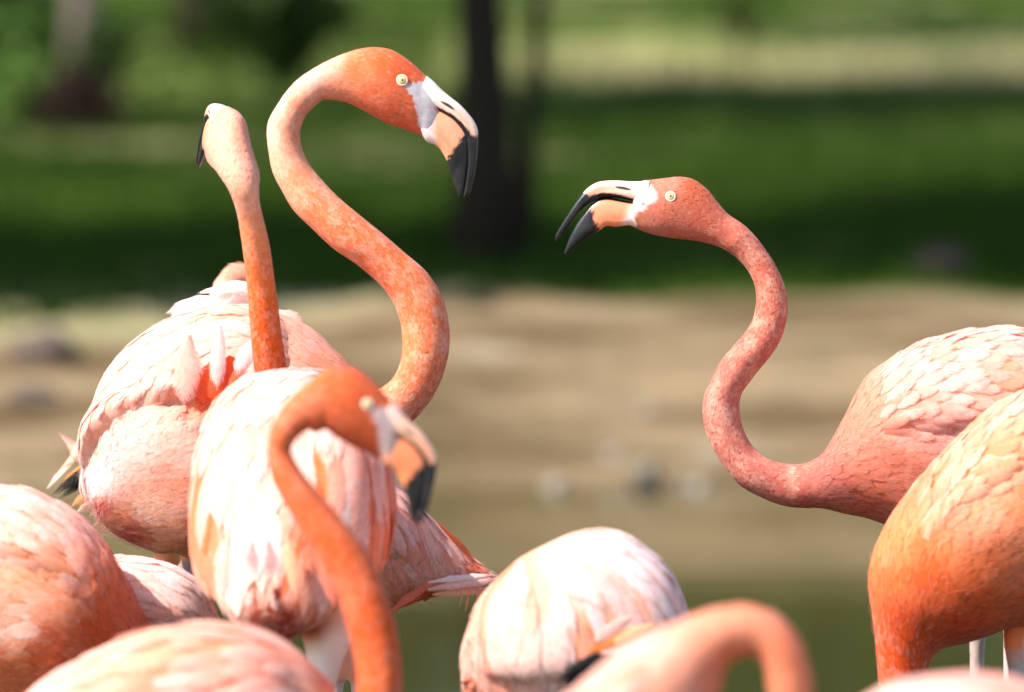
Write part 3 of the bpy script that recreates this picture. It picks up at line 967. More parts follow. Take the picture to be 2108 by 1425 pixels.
M, t, b, out = new_mat('pond_water')
tc = t.nodes.new('ShaderNodeTexCoord')
mp = t.nodes.new('ShaderNodeMapping'); mp.inputs['Scale'].default_value = (.55, 1.5, 1)
t.links.new(tc.outputs['Object'], mp.inputs['Vector'])
b.inputs['Base Color'].default_value = (.042, .038, .009, 1)
b.inputs['Roughness'].default_value = .06; b.inputs['IOR'].default_value = 1.33
bp = t.nodes.new('ShaderNodeBump'); bp.inputs['Strength'].default_value = .05; bp.inputs['Distance'].default_value = .04
t.links.new(tnoise(3.0, 3, mp.outputs[0]), bp.inputs['Height']); t.links.new(bp.outputs[0], b.inputs['Normal'])
wx = np.linspace(-60, 60, 60); wy = np.linspace(2.0, 21.6, 40)
X, Y = np.meshgrid(wx, wy, indexing='ij')
link('pond_water', make_mesh('pond_water', np.stack([X, Y, X * 0], -1).reshape(-1, 3), grid_faces(60, 40, False)), M, kind='structure')

# ------------------------------------------------------------------ trees, shrubs, rocks, grass
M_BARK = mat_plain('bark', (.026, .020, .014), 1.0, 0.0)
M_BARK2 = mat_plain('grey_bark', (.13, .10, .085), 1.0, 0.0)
M_ROOT = mat_plain('root_ball', (.045, .026, .018), .95, .1)
def mat_leaf(name, c0, c1, spec=.15):
    m, t, b, out = new_mat(name)
    a = t.nodes.new('ShaderNodeAttribute'); a.attribute_name = 'ft'
    mx = t.nodes.new('ShaderNodeMix'); mx.data_type = 'RGBA'
    mx.inputs[6].default_value = (*c0, 1); mx.inputs[7].default_value = (*c1, 1)
    t.links.new(a.outputs['Fac'], mx.inputs[0]); t.links.new(mx.outputs[2], b.inputs['Base Color'])
    b.inputs['Roughness'].default_value = .7; b.inputs['Specular IOR Level'].default_value = spec
    tr = t.nodes.new('ShaderNodeBsdfTranslucent'); t.links.new(mx.outputs[2], tr.inputs['Color'])
    ms = t.nodes.new('ShaderNodeMixShader'); ms.inputs[0].default_value = .3
    t.links.new(b.outputs[0], ms.inputs[1]); t.links.new(tr.outputs[0], ms.inputs[2]); t.links.new(ms.outputs[0], out.inputs['Surface'])
    return m
M_LEAF = mat_leaf('leaves', (.020, .040, .008), (.055, .095, .018))
M_LEAF2 = mat_leaf('bright_leaves', (.05, .11, .02), (.13, .22, .04))
M_GRASS = mat_leaf('grass_blades', (.018, .040, .0055), (.045, .080, .013), 0.0)

def wtube(pts, rad, S=10):
    p = np.array(pts, float); t = nrm(np.gradient(p, axis=0))
    ref = np.array([0, 1, 0.0]); u = nrm(np.cross(t, ref)); v = np.cross(t, u)
    th = np.linspace(0, 2 * np.pi, S, endpoint=False)
    P = p[:, None] + (u[:, None] * np.cos(th)[None, :, None] + v[:, None] * np.sin(th)[None, :, None]) * np.array(rad)[:, None, None]
    return capped(P)
def leaf_cloud(centres, radii, n, size, r):
    """leaf quads spread through clumps"""
    k = r.integers(0, len(centres), n)
    d = nrm(r.normal(size=(n, 3))) * (r.random((n, 1)) ** .45)
    p = np.array(centres)[k] + d * np.array(radii)[k][:, None] * np.array([1, 1, .75])
    a = nrm(r.normal(size=(n, 3))); bb = nrm(np.cross(a, r.normal(size=(n, 3))))
    s = size * (.6 + .8 * r.random((n, 1)))
    V = np.stack([p - a * s, p + bb * s * .45, p + a * s, p - bb * s * .45], 1)
    F = np.arange(n * 4).reshape(-1, 4)
    return V.reshape(-1, 3), F, np.repeat(r.random(n), 4)
def tree(label, base, trunk_r, h, lean, crown, n, size, bark, leaf, seed, cat='tree', group=None, limbs=7):
    """crown: list of (dx, dy, z, radius) clumps relative to the base"""
    r = np.random.default_rng(seed)
    base = np.array([base[0], base[1], ground_z(np.array([base[0]]), np.array([base[1]]))[0] - .05])
    root = empty('tree', tuple(base), label, cat, group)
    zz = np.linspace(0, h, 12)
    wob = (r.random((12, 2)) - .5) * trunk_r * .5
    pts = [base + np.array([lean[0] * z / h + wob[i, 0], lean[1] * z / h + wob[i, 1], z]) for i, z in enumerate(zz)]
    rad = trunk_r * (1 - .55 * zz / h); rad[0] *= 1.5; rad[1] *= 1.12
    V, F = wtube(pts, rad, 14)
    V = V + (vnoise(V, 14) - .5)[:, None] * trunk_r * .25
    tk = link('trunk', make_mesh('trunk', V, F), bark, root)
    cs = np.array([[base[0] + c[0], base[1] + c[1], base[2] + c[2]] for c in crown]); rs = np.array([c[3] for c in crown])
    for i in range(min(limbs, len(cs))):
        s = pts[min(11, 6 + i % 6)]; e = cs[i]
        m = (s + e) / 2 + np.array([0, 0, .12]) 
        V, F = wtube([s, s * .7 + m * .3, m, m * .4 + e * .6, e], np.array([.42, .36, .28, .2, .1]) * trunk_r, 8)
        link('limb', make_mesh('limb', V, F), bark, tk)
    V, F, a = leaf_cloud(cs, rs, n, size, r)
    link('crown', make_mesh('crown', V, F, smooth=False, extra={'ft': a}), leaf, root)
    return root
def gx(px, d): return (px - W0 / 2) / FPX * d
def clumps(cx, cy, z, R, n, r, rs=.55, flat=.5):
    o = []
    for i in range(n):
        a = r.random() * 6.283; q = math.sqrt(r.random()) * R
        o.append((cx + math.cos(a) * q, cy + math.sin(a) * q, z + (r.random() - .3) * R * flat, rs * R * (.6 + .5 * r.random())))
    return o
rt = np.random.default_rng(3)
# dark twin trunks behind the bill of the tall bird
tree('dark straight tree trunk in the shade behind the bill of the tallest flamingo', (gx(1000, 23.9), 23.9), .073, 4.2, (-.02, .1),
     clumps(-.6, -.1, 4.4, 2.2, 26, rt, .45) + [(x_ + rt.normal() * .2, -.4 + rt.normal() * .4, 3.5 + rt.random() * .8, .62) for x_ in np.linspace(-2.6, 2.6, 16)], 24000, .085, M_BARK, M_LEAF, 11)  # the row of unseen clumps is added overhead to block sky light
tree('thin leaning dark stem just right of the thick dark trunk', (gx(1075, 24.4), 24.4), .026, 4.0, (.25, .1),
     clumps(.9, .2, 4.4, 1.5, 14, rt), 6000, .085, M_BARK, M_LEAF, 12)
tree('grey brown tree trunk at upper left with a dark clump at its foot', (gx(165, 30.5), 30.5), .055, 5.0, (.06, .2),
     clumps(-.3, .2, 4.8, 1.7, 12, rt), 3600, .10, M_BARK2, M_LEAF, 13)
tree('dark drooping branch of leaves at the top edge above the tall bird head', (gx(330, 33), 36.5), .09, 4.0, (.2, -.2),
     clumps(.2, .3, 4.4, 1.8, 10, rt) + [(.40, -3.2, .20, .15), (.52, -3.2, .12, .08), (.28, -3.2, .26, .14), (.60, -3.2, .27, .14), (.44, -3.2, .36, .2), (.47, -3.2, .03, .05)], 6500, .06, M_BARK, M_LEAF, 14)
# trees standing left of the picture; their crowns shade the lawn
def ell(cx, cy, z, rx, ry, n, r, rad=.75):
    return [(cx + (r.random() * 2 - 1) * rx, cy + (r.random() * 2 - 1) * ry, z + (r.random() - .35) * 1.1, rad * (.65 + .5 * r.random())) for _ in range(n)]
tree('broad leafy tree beyond the left edge shading the lawn behind the bank', (-3.5, 22.7), .14, 3.6, (.2, -.1),
     ell(.6, -.15, 3.7, 2.7, .95, 50, rt) + ell(-1.0, -.8, 3.6, .9, .6, 14, rt) + ell(1.6, -.5, 3.7, 1.0, .3, 9, rt, .55), 42000, .10, M_BARK, M_LEAF, 21, limbs=12)
tree('leafy tree further off beyond the left edge shading the far lawn', (-3.6, 30.6), .14, 3.6, (.2, -.1),
     ell(2.3, -.2, 3.9, 2.2, .8, 22, rt), 5200, .11, M_BARK, M_LEAF, 22, limbs=10)
tree('leafy tree beyond the right edge of the lawn', (4.2, 27.5), .13, 3.6, (-.2, .1),
     ell(.2, .2, 3.9, 1.8, 1.4, 16, rt), 4200, .10, M_BARK, M_LEAF, 23, limbs=9)

def shrub(label, px, d, clump, n, size, leaf, seed, stems=5):
    r = np.random.default_rng(seed)
    b0 = np.array([gx(px, d), d, 0.0]); b0[2] = ground_z(b0[:1], b0[1:2])[0] - .02
    root = empty('shrub', tuple(b0), label, 'shrub')
    cs = np.array([[b0[0] + c[0], b0[1] + c[1], b0[2] + c[2]] for c in clump]); rs = np.array([c[3] for c in clump])
    for i in range(min(stems, len(cs))):
        V, F = wtube([b0, b0 * .6 + cs[i] * .4 + np.array([.01, 0, .02]), cs[i]], [.016, .012, .006], 6)
        link('stem', make_mesh('stem', V, F), M_BARK, root)
    V, F, a = leaf_cloud(cs, rs, n, size, r)
    link('foliage', make_mesh('foliage', V, F, smooth=False, extra={'ft': a}), leaf, root)
shrub('dark rounded shrub at the foot of the grey trunk at upper left', 150, 29.9, [(0, 0, .06, .13), (-.07, 0, .10, .11), (.08, .02, .09, .11), (0, .05, .18, .10)], 1500, .028, mat_leaf('dark_leaves', (.022, .012, .009), (.055, .03, .02)), 31)
shrub('green leafy shrub at the upper left edge of the picture', 50, 31.0, [(0, 0, .18, .2), (-.1, .1, .4, .22), (.06, 0, .42, .16), (-.15, 0, .65, .2), (0, 0, .7, .2)], 1500, .045, M_LEAF2, 32)
shrub('small green shoot growing round the grey trunk', 190, 30.2, [(0, 0, .25, .12), (.05, 0, .36, .11), (-.05, 0, .2, .1)], 500, .04, M_LEAF, 34)
shrub('dark bush at the top edge of the far lawn on the right', 1530, 37.0, [(-.2, 0, .62, .2), (0, 0, .58, .22), (.2, 0, .62, .22), (0, .1, .8, .3), (-.35, 0, .75, .2), (.4, 0, .8, .2)], 7000, .05, mat_leaf('dark_bush_leaves', (.02, .03, .01), (.045, .06, .018)), 33)  # bush leaves in a darker green

# stones
def stone(name, label, px, d, size, rgb, seed, zoff=0.0, group='stones along the waterline'):
    r = np.random.default_rng(seed)
    n, m = 12, 18
    V = []
    for i in range(n):
        ph = math.pi * i / (n - 1)
        for j in range(m):
            th = 2 * math.pi * j / m
            V.append([math.sin(ph) * math.cos(th), math.sin(ph) * math.sin(th), math.cos(ph)])
    V = np.array(V); V = V * (1 + (vnoise(V + seed * 3.1, 1.7) - .5) * .7 + (vnoise(V + seed, 4) - .5) * .22)[:, None]
    V = V * np.array(size)
    b0 = np.array([gx(px, d), d, 0.0]); b0[2] = max(ground_z(b0[:1], b0[1:2])[0], -.01) + zoff
    o = link(name, make_mesh(name, V, grid_faces(n, m)), mat_plain(name + '_surface', rgb, .95, .1))
    o.location = b0; o.rotation_euler = (0, 0, r.random() * 6)
    o['label'] = label; o['category'] = 'stone'; o['group'] = group
stone('stone', 'dark grey stone at the waterline below the open bill', 1335, 20.75, (.04, .034, .034), (.045, .038, .030), 1)
stone('stone', 'pale pebble sitting just behind the dark grey waterline stone', 1325, 20.95, (.045, .04, .03), (0.17, 0.15, 0.11), 2)
stone('stone', 'pale round pebble furthest left on the waterline', 1150, 20.7, (.032, .03, .028), (0.22, 0.19, 0.15), 3)
stone('stone', 'small dark pebble beside the pale one under the curved neck', 1408, 20.72, (.018, .018, .02), (.12, .12, .12), 4)
stone('stone', 'pale flat pebble under the curved neck at the waterline', 1440, 20.72, (.036, .03, .026), (0.21, 0.18, 0.14), 5)
stone('stone', 'single pale pebble up on the sandy bank', 1262, 21.15, (.026, .025, .022), (0.22, 0.20, 0.17), 6)
stone('stone', 'tiny pale pebble high on the sandy bank', 1335, 21.5, (.02, .02, .018), (0.23, 0.21, 0.18), 7)
stone('rock', 'dark reddish brown rock at the lawn edge on the right', 1945, 22.9, (.10, .08, .075), (.055, .036, .032), 8, group='rocks')
stone('rock', 'pinkish brown rock at the left edge of the bank', 90, 21.75, (.10, .08, .07), (.11, .08, .065), 9, group='rocks')
stone('rock', 'dull brown rock low on the left bank', 60, 21.35, (.08, .06, .035), (.10, .075, .06), 10, group='rocks')

# grass: blades on the lawn, uncountable
n = 60000
gxs = rng.uniform(-2.6, 2.6, n); gys = 22.0 + 18 * rng.random(n) ** 1.3
keepg = gys + .55 * sstep(.2, -1.4, gxs) + (vnoise(np.stack([gxs, gys, gxs * 0], -1), 3) - .5) * .5 > 22.46
keepg &= ~((gys > 33.6) & (gys < 38) & (gxs > -.3) & (rng.random(n) < .8))
gxs, gys = gxs[keepg], gys[keepg]; n = len(gxs)
p = np.stack([gxs, gys, ground_z(gxs, gys) - .005], -1)
an = rng.random(n) * 6.283; hh = .03 + .05 * rng.random(n)
sd_ = np.stack([np.cos(an), np.sin(an), an * 0], -1) * .006
tipv = np.stack([(rng.random(n) - .5) * .06, (rng.random(n) - .5) * .06, hh], -1)
V = np.stack([p - sd_, p + sd_, p + tipv], 1).reshape(-1, 3)
lo = link('grass', make_mesh('grass', V, np.arange(n * 3).reshape(-1, 3), smooth=False, extra={'ft': np.repeat(rng.random(n), 3)}), M_GRASS, kind='stuff')
lo['label'] = 'short green grass covering the lawn behind the bank'; lo['category'] = 'grass'
# far wood beyond the lawn
cs = [(x + rng.normal() * 2, 62 + rng.random() * 10, z) for x in np.arange(-45, 46, 2.6) for z in (.8, 2.2, 3.8, 5.6, 8.0, 11.0, 14.0, 17.0)]
V, F, a = leaf_cloud(cs, np.full(len(cs), 2.7), 70000, .36, rng)
lo = link('far_wood', make_mesh('far_wood', V, F, smooth=False, extra={'ft': a}), M_LEAF, kind='stuff')
lo['label'] = 'far green wood closing the lawn'; lo['category'] = 'wood'


cs = [(x + rng.normal() * .6, 48 + rng.random() * 3, z) for x in np.arange(-24, 24.1, 1.0) for z in (.5, 1.4, 2.4, 3.4, 4.4)]  # hedge added out of view, keeps sky out of the water reflection
V, F, a = leaf_cloud(cs, np.full(len(cs), 1.25), 60000, .13, rng)
lo = link('added_hedge', make_mesh('added_hedge', V, F, smooth=False, extra={'ft': a}), M_LEAF, kind='stuff')
lo['label'] = 'unseen green hedge added to keep sky out of the pond reflection'; lo['category'] = 'hedge'
# ------------------------------------------------------------------ the flamingos
GRP = 'flamingos crowded in the pond'
# 1 --- tall S-necked bird, body at left, facing right
D1 = 11.80
tor = [(190, 985, 215, 1035, 30), (200, 900, 245, 1075, 90), (235, 775, 310, 1112, 150), (320, 680, 390, 1150, 185), (420, 640, 480, 1165, 200),
       (515, 632, 575, 1145, 200), (605, 658, 660, 1090, 180), (680, 712, 745, 1010, 140), (735, 768, 805, 930, 92), (768, 803, 838, 880, 56)]
nk = [(796, 792, 868, 848), (815, 770, 893, 812), (827, 735, 912, 768), (829, 700, 924, 715), (824, 660, 921, 655), (808, 620, 906, 605),
      (778, 582, 878, 562), (735, 545, 838, 526), (687, 512, 800, 493), (638, 466, 745, 448), (605, 433, 700, 410), (581, 393, 663, 372),
      (562, 354, 636, 338), (553, 308, 621, 305), (550, 270, 617, 278), (555, 245, 620, 258), (570, 218, 632, 235), (590, 188, 647, 219), (618, 160, 660, 208)]
hm = head_profile(D1 - .0, EYE_A, 380 + EYE_A[0] / ZS, 80 + EYE_A[1] / ZS)
A = np.vstack([prof_rows(tor + nk, D1), hm.rows(HEAD_A)])
colr = [(210, 900, *lin((250, 205, 190))), (300, 720, *lin((252, 205, 175))), (420, 680, *lin((253, 214, 185))), (520, 680, *lin((252, 205, 180))),
        (640, 700, *lin((250, 190, 168))), (720, 770, *lin((246, 165, 140))), (250, 800, *lin((250, 200, 185))), (350, 790, *lin((251, 205, 188))),
        (430, 780, *lin((235, 110, 70))), (500, 770, *lin((246, 180, 165))), (230, 920, *lin((253, 232, 226))), (210, 980, *lin((254, 240, 238))),
        (300, 900, *lin((252, 222, 214))), (380, 960, *lin((246, 176, 162))), (330, 1030, *lin((249, 200, 176))), (280, 1075, *lin((240, 140, 110))),
        (220, 1040, *lin((200, 60, 55))), (300, 1110, *lin((196, 58, 48))), (380, 1120, *lin((244, 170, 130))), (440, 1000, *lin((240, 150, 128))),
        (800, 830, *lin((240, 132, 96))), (850, 850, *lin((226, 104, 74))), (880, 760, *lin((236, 122, 90))), (840, 700, *lin((244, 138, 92))),
        (900, 680, *lin((240, 128, 96))), (860, 600, *lin((243, 128, 88))), (780, 540, *lin((242, 112, 66))), (700, 480, *lin((243, 116, 72))),
        (640, 420, *lin((244, 134, 96))), (610, 350, *lin((245, 158, 124))), (568, 340, *lin((249, 190, 160))), (600, 270, *lin((245, 160, 130))), (562, 270, *lin((251, 208, 188))), (610, 215, *lin((244, 158, 134))), (580, 200, *lin((252, 212, 194))),  # nape edge: own paler tone plus sun highlight put into the colour
        (650, 150, *lin((251, 206, 188))), (690, 125, *lin((250, 196, 172))), (700, 190, *lin((244, 150, 124))), (740, 140, *lin((240, 124, 84))), (790, 115, *lin((238, 110, 66))),
        (840, 140, *lin((236, 104, 66))), (770, 200, *lin((240, 122, 90))), (820, 230, *lin((240, 114, 84))), (850, 260, *lin((240, 112, 82)))]
flow = [(250, 760, -.45, .9), (420, 660, -.8, .35), (600, 680, -.9, .0), (700, 780, -.9, -.2), (230, 860, -.25, 1), (400, 780, -.25, 1), (500, 780, -.5, 1),
        (300, 900, -.9, .45), (400, 1000, -.95, .35), (230, 980, -.7, .7), (300, 1090, -.8, .3), (650, 950, -.9, .3)]
F1, I1 = bird('tall bright orange flamingo with S-shaped neck, black tipped bill pointing down', A, 9, 29, hm, 'A', flow, colr,
     wing=dict(g=(.75, 5.9), th=(.10, 1.24), H=.026, edge=.93, pa=4.0), lobes=[(315, 985, 150, 150, .030)], clipb=.016, legs=[([(360, 1000), (352, 1080), (345, 1150), (345, 1230), (345, 1700), (345, zwater(345, 11.86))], [40, 34, 27, 15, 16, 13], 11.92, 2.6), ([(385, 1050), (388, 1120), (393, 1165), (396, 1230), (396, 1700), (396, zwater(396, 11.72))], [36, 26, 17, 14, 16, 13], 11.82, 1.7)], group=GRP, seed=101,
     body_l=(.026, .018), tipmix=.75, torso_sp=.009, fuzz=[(.3, 4, 3400, .016), (9, 32, 1600, .0035)], wing_n=170, wl=(.065, .11), ww=.25, leg_col=np.array([.30, .22, .24]), neck_mott=.66)

w1 = I1['wings'][0][0]
for k, (x0, y0, x1, y1, w, c) in enumerate([(250, 925, 104, 1022, 34, BLACK), (255, 935, 118, 1030, 30, BLACK), (240, 915, 122, 1000, 20, lin((244, 150, 70))), (270, 960, 140, 1048, 30, lin((246, 160, 100))),
        (280, 985, 150, 1062, 34, lin((250, 196, 170))), (290, 1010, 190, 1085, 36, lin((250, 190, 170))), (290, 1030, 205, 1098, 30, lin((248, 180, 150)))]):
    free_feather('tail_feather', F1, at(x0, y0, 11.80 + .006 * k), at(x1, y1, 11.80 + .006 * k), w / FPX * 11.8, c, np.minimum(1, c * 1.05 + .003), nrm(-FWD + .3 * UPV), .05)
for k, (x0, y0, x1, y1, w, c) in enumerate([(520, 606, 404, 606, 26, PALE), (530, 590, 428, 622, 60, PALE), (550, 610, 450, 650, 70, PALE), (480, 628, 340, 650, 64, PALE), (470, 645, 336, 672, 60, PALE),
        (500, 650, 380, 690, 60, BLUSH), (560, 640, 630, 690, 56, BLUSH)]):
    free_feather('scapular_feather', F1, at(x0, y0, 11.80 + .012 * (k % 4)), at(x1, y1, 11.79 + .012 * (k % 4)), w / FPX * 11.8, c, np.minimum(1, c * 1.05), nrm(-FWD * .75 + .6 * UPV), .14, ragged=.2)
for k, (x0, y0, x1, y1, w, c) in enumerate([(445, 740, 408, 838, 80, lin((230, 92, 50))), (480, 735, 438, 836, 90, lin((228, 88, 48))), (515, 750, 468, 828, 80, lin((234, 104, 66))),
        (388, 690, 380, 840, 80, BLUSH), (452, 670, 446, 806, 50, PALE), (540, 690, 482, 775, 60, PALE), (560, 715, 505, 805, 60, BLUSH)]):
    free_feather('feather', w1, at(x0, y0, 11.632 - .003 * k), at(x1, y1, 11.630 - .003 * k), w / FPX * 11.6, c, np.minimum(1, c * 1.05), -FWD, .03, ragged=.25)

# 2 --- bird seen from behind, thin neck rising, head turned away to the left
D2 = 11.05
def rr(px, py, d, ry, rx, tilt=0.0):
    c = at(px, py, d); k = d / FPX
    a = math.radians(tilt)
    u = UPV * math.cos(a) - FWD * math.sin(a)
    return np.concatenate([c + u * ry * k, c - u * ry * k, [rx * k], RGT, np.full(4, -9999.0)])
rows = [rr(558, 1266, 10.85, 18, 38, 10), rr(562, 1250, 10.865, 66, 92, 10), rr(575, 1172, 10.91, 138, 132, 5), rr(594, 1072, 11.00, 232, 154), rr(604, 1028, 11.12, 262, 160),
        rr(604, 1004, 11.24, 238, 152), rr(598, 975, 11.35, 186, 134, 5), rr(590, 950, 11.43, 128, 105, 20), rr(580, 905, 11.48, 84, 70, 45)]
nkc = [(573, 860, 11.50, 52), (563, 800, 11.49, 37), (557, 760, 11.48, 33.5), (548, 690, 11.46, 31), (539, 600, 11.44, 29), (530, 530, 11.42, 28), (518, 460, 11.40, 26.5),
       (509, 420, 11.385, 26.5), (501, 388, 11.38, 31)]
for (px, py, d, r_) in nkc: rows.append(rr(px, py, d, r_, r_, 88))
rows.append(rr(490, 352, 11.39, 44, 42, 58))
fh = nrm(-.17 * RGT + .36 * UPV + .90 * FWD); uh0 = nrm(.20 * RGT + .88 * UPV - .42 * FWD)
uh = nrm(uh0 - (uh0 @ fh) * fh); Lh = np.cross(fh, uh)
Lh = Lh if Lh @ RGT > 0 else -Lh
a = math.radians(25)   # template head axis lies 25 degrees below its x axis
exh = math.cos(a) * fh + math.sin(a) * uh; eyh = -math.sin(a) * fh + math.cos(a) * uh
hm2 = HeadMap(at(468, 305, 11.42), (1300, 310), exh, eyh, Lh, .97 / ZS * 11.7 / FPX)
A = np.vstack([np.array(rows), hm2.rows(HEAD_A)[4:]])
colr = [(620, 790, *lin((252, 214, 200))), (500, 850, *lin((251, 200, 175))), (430, 950, *lin((236, 118, 66))), (425, 1010, *lin((238, 132, 88))), (520, 950, *lin((253, 226, 212))), (600, 900, *lin((252, 216, 202))),
        (480, 1080, *lin((253, 226, 214))), (420, 1150, *lin((242, 150, 118))), (560, 1080, *lin((252, 210, 196))), (640, 960, *lin((238, 112, 58))), (640, 1010, *lin((240, 122, 70))), (720, 960, *lin((248, 190, 180))),
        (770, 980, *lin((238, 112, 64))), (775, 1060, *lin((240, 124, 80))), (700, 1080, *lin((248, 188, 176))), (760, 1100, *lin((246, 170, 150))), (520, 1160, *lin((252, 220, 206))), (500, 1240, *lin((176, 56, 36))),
        (600, 1250, *lin((160, 46, 30))), (650, 1180, *lin((240, 130, 96))), (560, 1290, *lin((150, 40, 26))), (640, 1290, *lin((160, 44, 34))), (720, 1200, *lin((246, 170, 150))),  # under-tail reds darkened, shade below the wings put into the colour
        (440, 1230, *lin((250, 200, 180))), (660, 1365, *lin((246, 226, 216))), (690, 1330, *lin((246, 222, 212))), (560, 1370, *lin((240, 200, 186)))]
ncol2 = [(560, 780, *lin((232, 84, 26))), (545, 660, *lin((238, 98, 36))), (530, 560, *lin((242, 118, 58))), (515, 470, *lin((244, 146, 106))),
        (500, 400, *lin((248, 180, 156))), (470, 330, *lin((249, 192, 170))), (500, 280, *lin((247, 172, 152))), (450, 270, *lin((249, 196, 172)))]
flow = [(600, 800, 0, 1), (450, 900, -.15, 1), (740, 950, .1, 1), (420, 1100, .12, 1), (520, 1050, .05, 1), (700, 1100, -.15, 1), (760, 1150, -.3, 1), (450, 1230, .35, 1), (560, 1250, 0, .6), (650, 1250, -.3, .8)]
F2, I2 = bird('flamingo seen from behind with a thin straight neck and head turned away', A, 8.5, 19, hm2, 'A', flow, colr,
     wing=dict(g=(1.9, 6.0), th=(.06, 2.1), H=.030, edge=.93, pa=6.0), legs=[([(665, 1230), (672, 1310), (668, 1400), (664, 1500), (664, 1760), (664, 2230)], [70, 52, 26, 14, 15, 13], 11.05, 2.2),
           ([(560, 1230), (560, 1330), (560, 1420), (560, 1520), (560, 1760), (560, 2230)], [60, 40, 24, 14, 15, 13], 11.10, 2.2)],
     group=GRP, seed=102, q=.85, body_l=(.034, .022), tipmix=.75, wing_n=160, wl=(.10, .15), ww=.21, lift_k=.85, clipb=.035, fuzz=[(.2, 5, 500, .012)], flow_z=-.35, neck_mott=.35, neck_l=.0075, neck_colr=ncol2)
# ragged pale tail feathers over the under-tail, whose shade is put into its dark reds
for k, (x0, y0, x1, y1, w, c) in enumerate([(500, 1090, 488, 1205, 46, PALE), (530, 1085, 528, 1200, 50, PALE), (560, 1090, 560, 1202, 46, PALE), (590, 1100, 610, 1235, 34, PEACH),
        (470, 1100, 455, 1250, 40, BLUSH), (620, 1100, 575, 1250, 26, ORANGE), (650, 1080, 690, 1260, 40, CORAL)]):
    free_feather('tail_feather', F2, at(x0, y0, 10.80 + .02 * (k % 3)), at(x1, y1, 10.77 + .015 * (k % 3)), w / FPX * 10.8, c, np.minimum(1, c * 1.05), -FWD, .04)

# 3 --- near blurred bird: low orange back at the bottom left, neck and head rising in front
D3 = 10.35
tor = [(30, 1470, 60, 1490, 30), (100, 1402, 110, 1530, 100), (190, 1348, 190, 1590, 160), (290, 1305, 290, 1640, 195), (390, 1286, 390, 1670, 210), (480, 1286, 480, 1680, 210),
       (560, 1308, 570, 1660, 195), (625, 1350, 640, 1620, 160), (675, 1410, 705, 1575, 110)]
nk = [(706, 1460, 770, 1545, 60), (722, 1470, 810, 1515, 50), (730, 1440, 826, 1462), (734, 1400, 828, 1405), (728, 1345, 822, 1340), (712, 1280, 806, 1262), (690, 1215, 780, 1190),
      (655, 1150, 740, 1118), (615, 1085, 690, 1052), (580, 1025, 645, 1002), (558, 970, 612, 958), (553, 925, 600, 927), (559, 886, 611, 904), (578, 846, 630, 888, 30), (610, 808, 650, 882, 33), (645, 780, 664, 885, 36)]
hm = head_profile(D3, EYE_A, 757, 832, rot=5.5, size=.985)
A = np.vstack([prof_rows(tor + nk, D3), hm.rows(HEAD_A)[3:]])
colr = [(150, 1380, *lin((250, 205, 190))), (300, 1330, *lin((246, 180, 156))), (420, 1310, *lin((246, 172, 140))), (520, 1330, *lin((244, 170, 150))), (600, 1370, *lin((246, 176, 160))),
        (300, 1400, *lin((240, 150, 110))), (450, 1400, *lin((246, 180, 165))), (780, 1390, *lin((236, 100, 54))), (760, 1280, *lin((232, 92, 46))), (680, 1150, *lin((232, 100, 56))),
        (600, 1030, *lin((230, 110, 72))), (580, 930, *lin((232, 112, 76))), (620, 850, *lin((236, 120, 88))), (700, 800, *lin((234, 112, 74))), (740, 790, *lin((232, 104, 68))),
        (720, 880, *lin((222, 102, 70))), (770, 910, *lin((220, 98, 66)))]
flow = [(200, 1380, -1, .1), (400, 1330, -1, .2), (600, 1380, -.8, .5), (300, 1450, -.9, .4)]
bird('blurred near flamingo with its orange neck curled and bill hanging down', A, 9, 25, hm, 'A', flow, colr, wing=dict(g=(.8, 7), th=(.12, 1.9), H=.014, edge=.9),
     legs=[lg(400, 1640, 10.3, 50, 13), lg(450, 1640, 10.45, 50, 13)], group=GRP, seed=103, lift_k=1.6, bill_tone=(lin((230, 180, 150)), lin((232, 132, 86)), lin((226, 150, 116))), q=.6, body_l=(.045, .022), tipmix=.5, wing_n=90, wl=(.07, .11), neck_mott=.25)

# 4 --- bird hidden behind the rear-view one: wing and tail showing to the right
D4 = 11.56
tor = [(1022, 1188, 1016, 1210, 8), (985, 1160, 985, 1214, 26), (925, 1105, 925, 1218, 60), (865, 1045, 858, 1236, 100), (805, 990, 790, 1258, 130), (735, 945, 715, 1270, 145),
       (655, 930, 630, 1250, 145), (585, 950, 560, 1205, 120), (535, 995, 515, 1150, 80), (508, 1045, 480, 1120, 50)]
nk = [(505, 1090, 498, 1165, 40), (490, 1130, 515, 1200, 36), (505, 1190, 575, 1210), (515, 1260, 583, 1262), (525, 1340, 592, 1340), (530, 1450, 595, 1450), (535, 1560, 596, 1560), (540, 1680, 600, 1680)]
hm = head_profile(D4, (922, 301), 580, 1760, rot=96, flip=True)
A = np.vstack([prof_rows(tor + nk, D4), hm.rows(HEAD_A)])
colr = [(800, 1000, *lin((248, 190, 180))), (860, 1060, *lin((247, 182, 166))), (820, 1150, *lin((246, 176, 156))), (900, 1120, *lin((246, 170, 150))), (950, 1150, *lin((238, 96, 50))),
        (930, 1190, *lin((250, 206, 200))), (1000, 1200, *lin((250, 196, 180))), (850, 1230, *lin((224, 90, 60))), (890, 1200, *lin((232, 110, 70))), (700, 1100, *lin((246, 180, 160))), (500, 1200, *lin((240, 130, 96)))]
flow = [(800, 1000, .55, .85), (860, 1060, .45, 1), (900, 1120, .35, 1), (830, 1180, .15, 1), (940, 1190, .95, .35), (1000, 1195, 1, .35)]
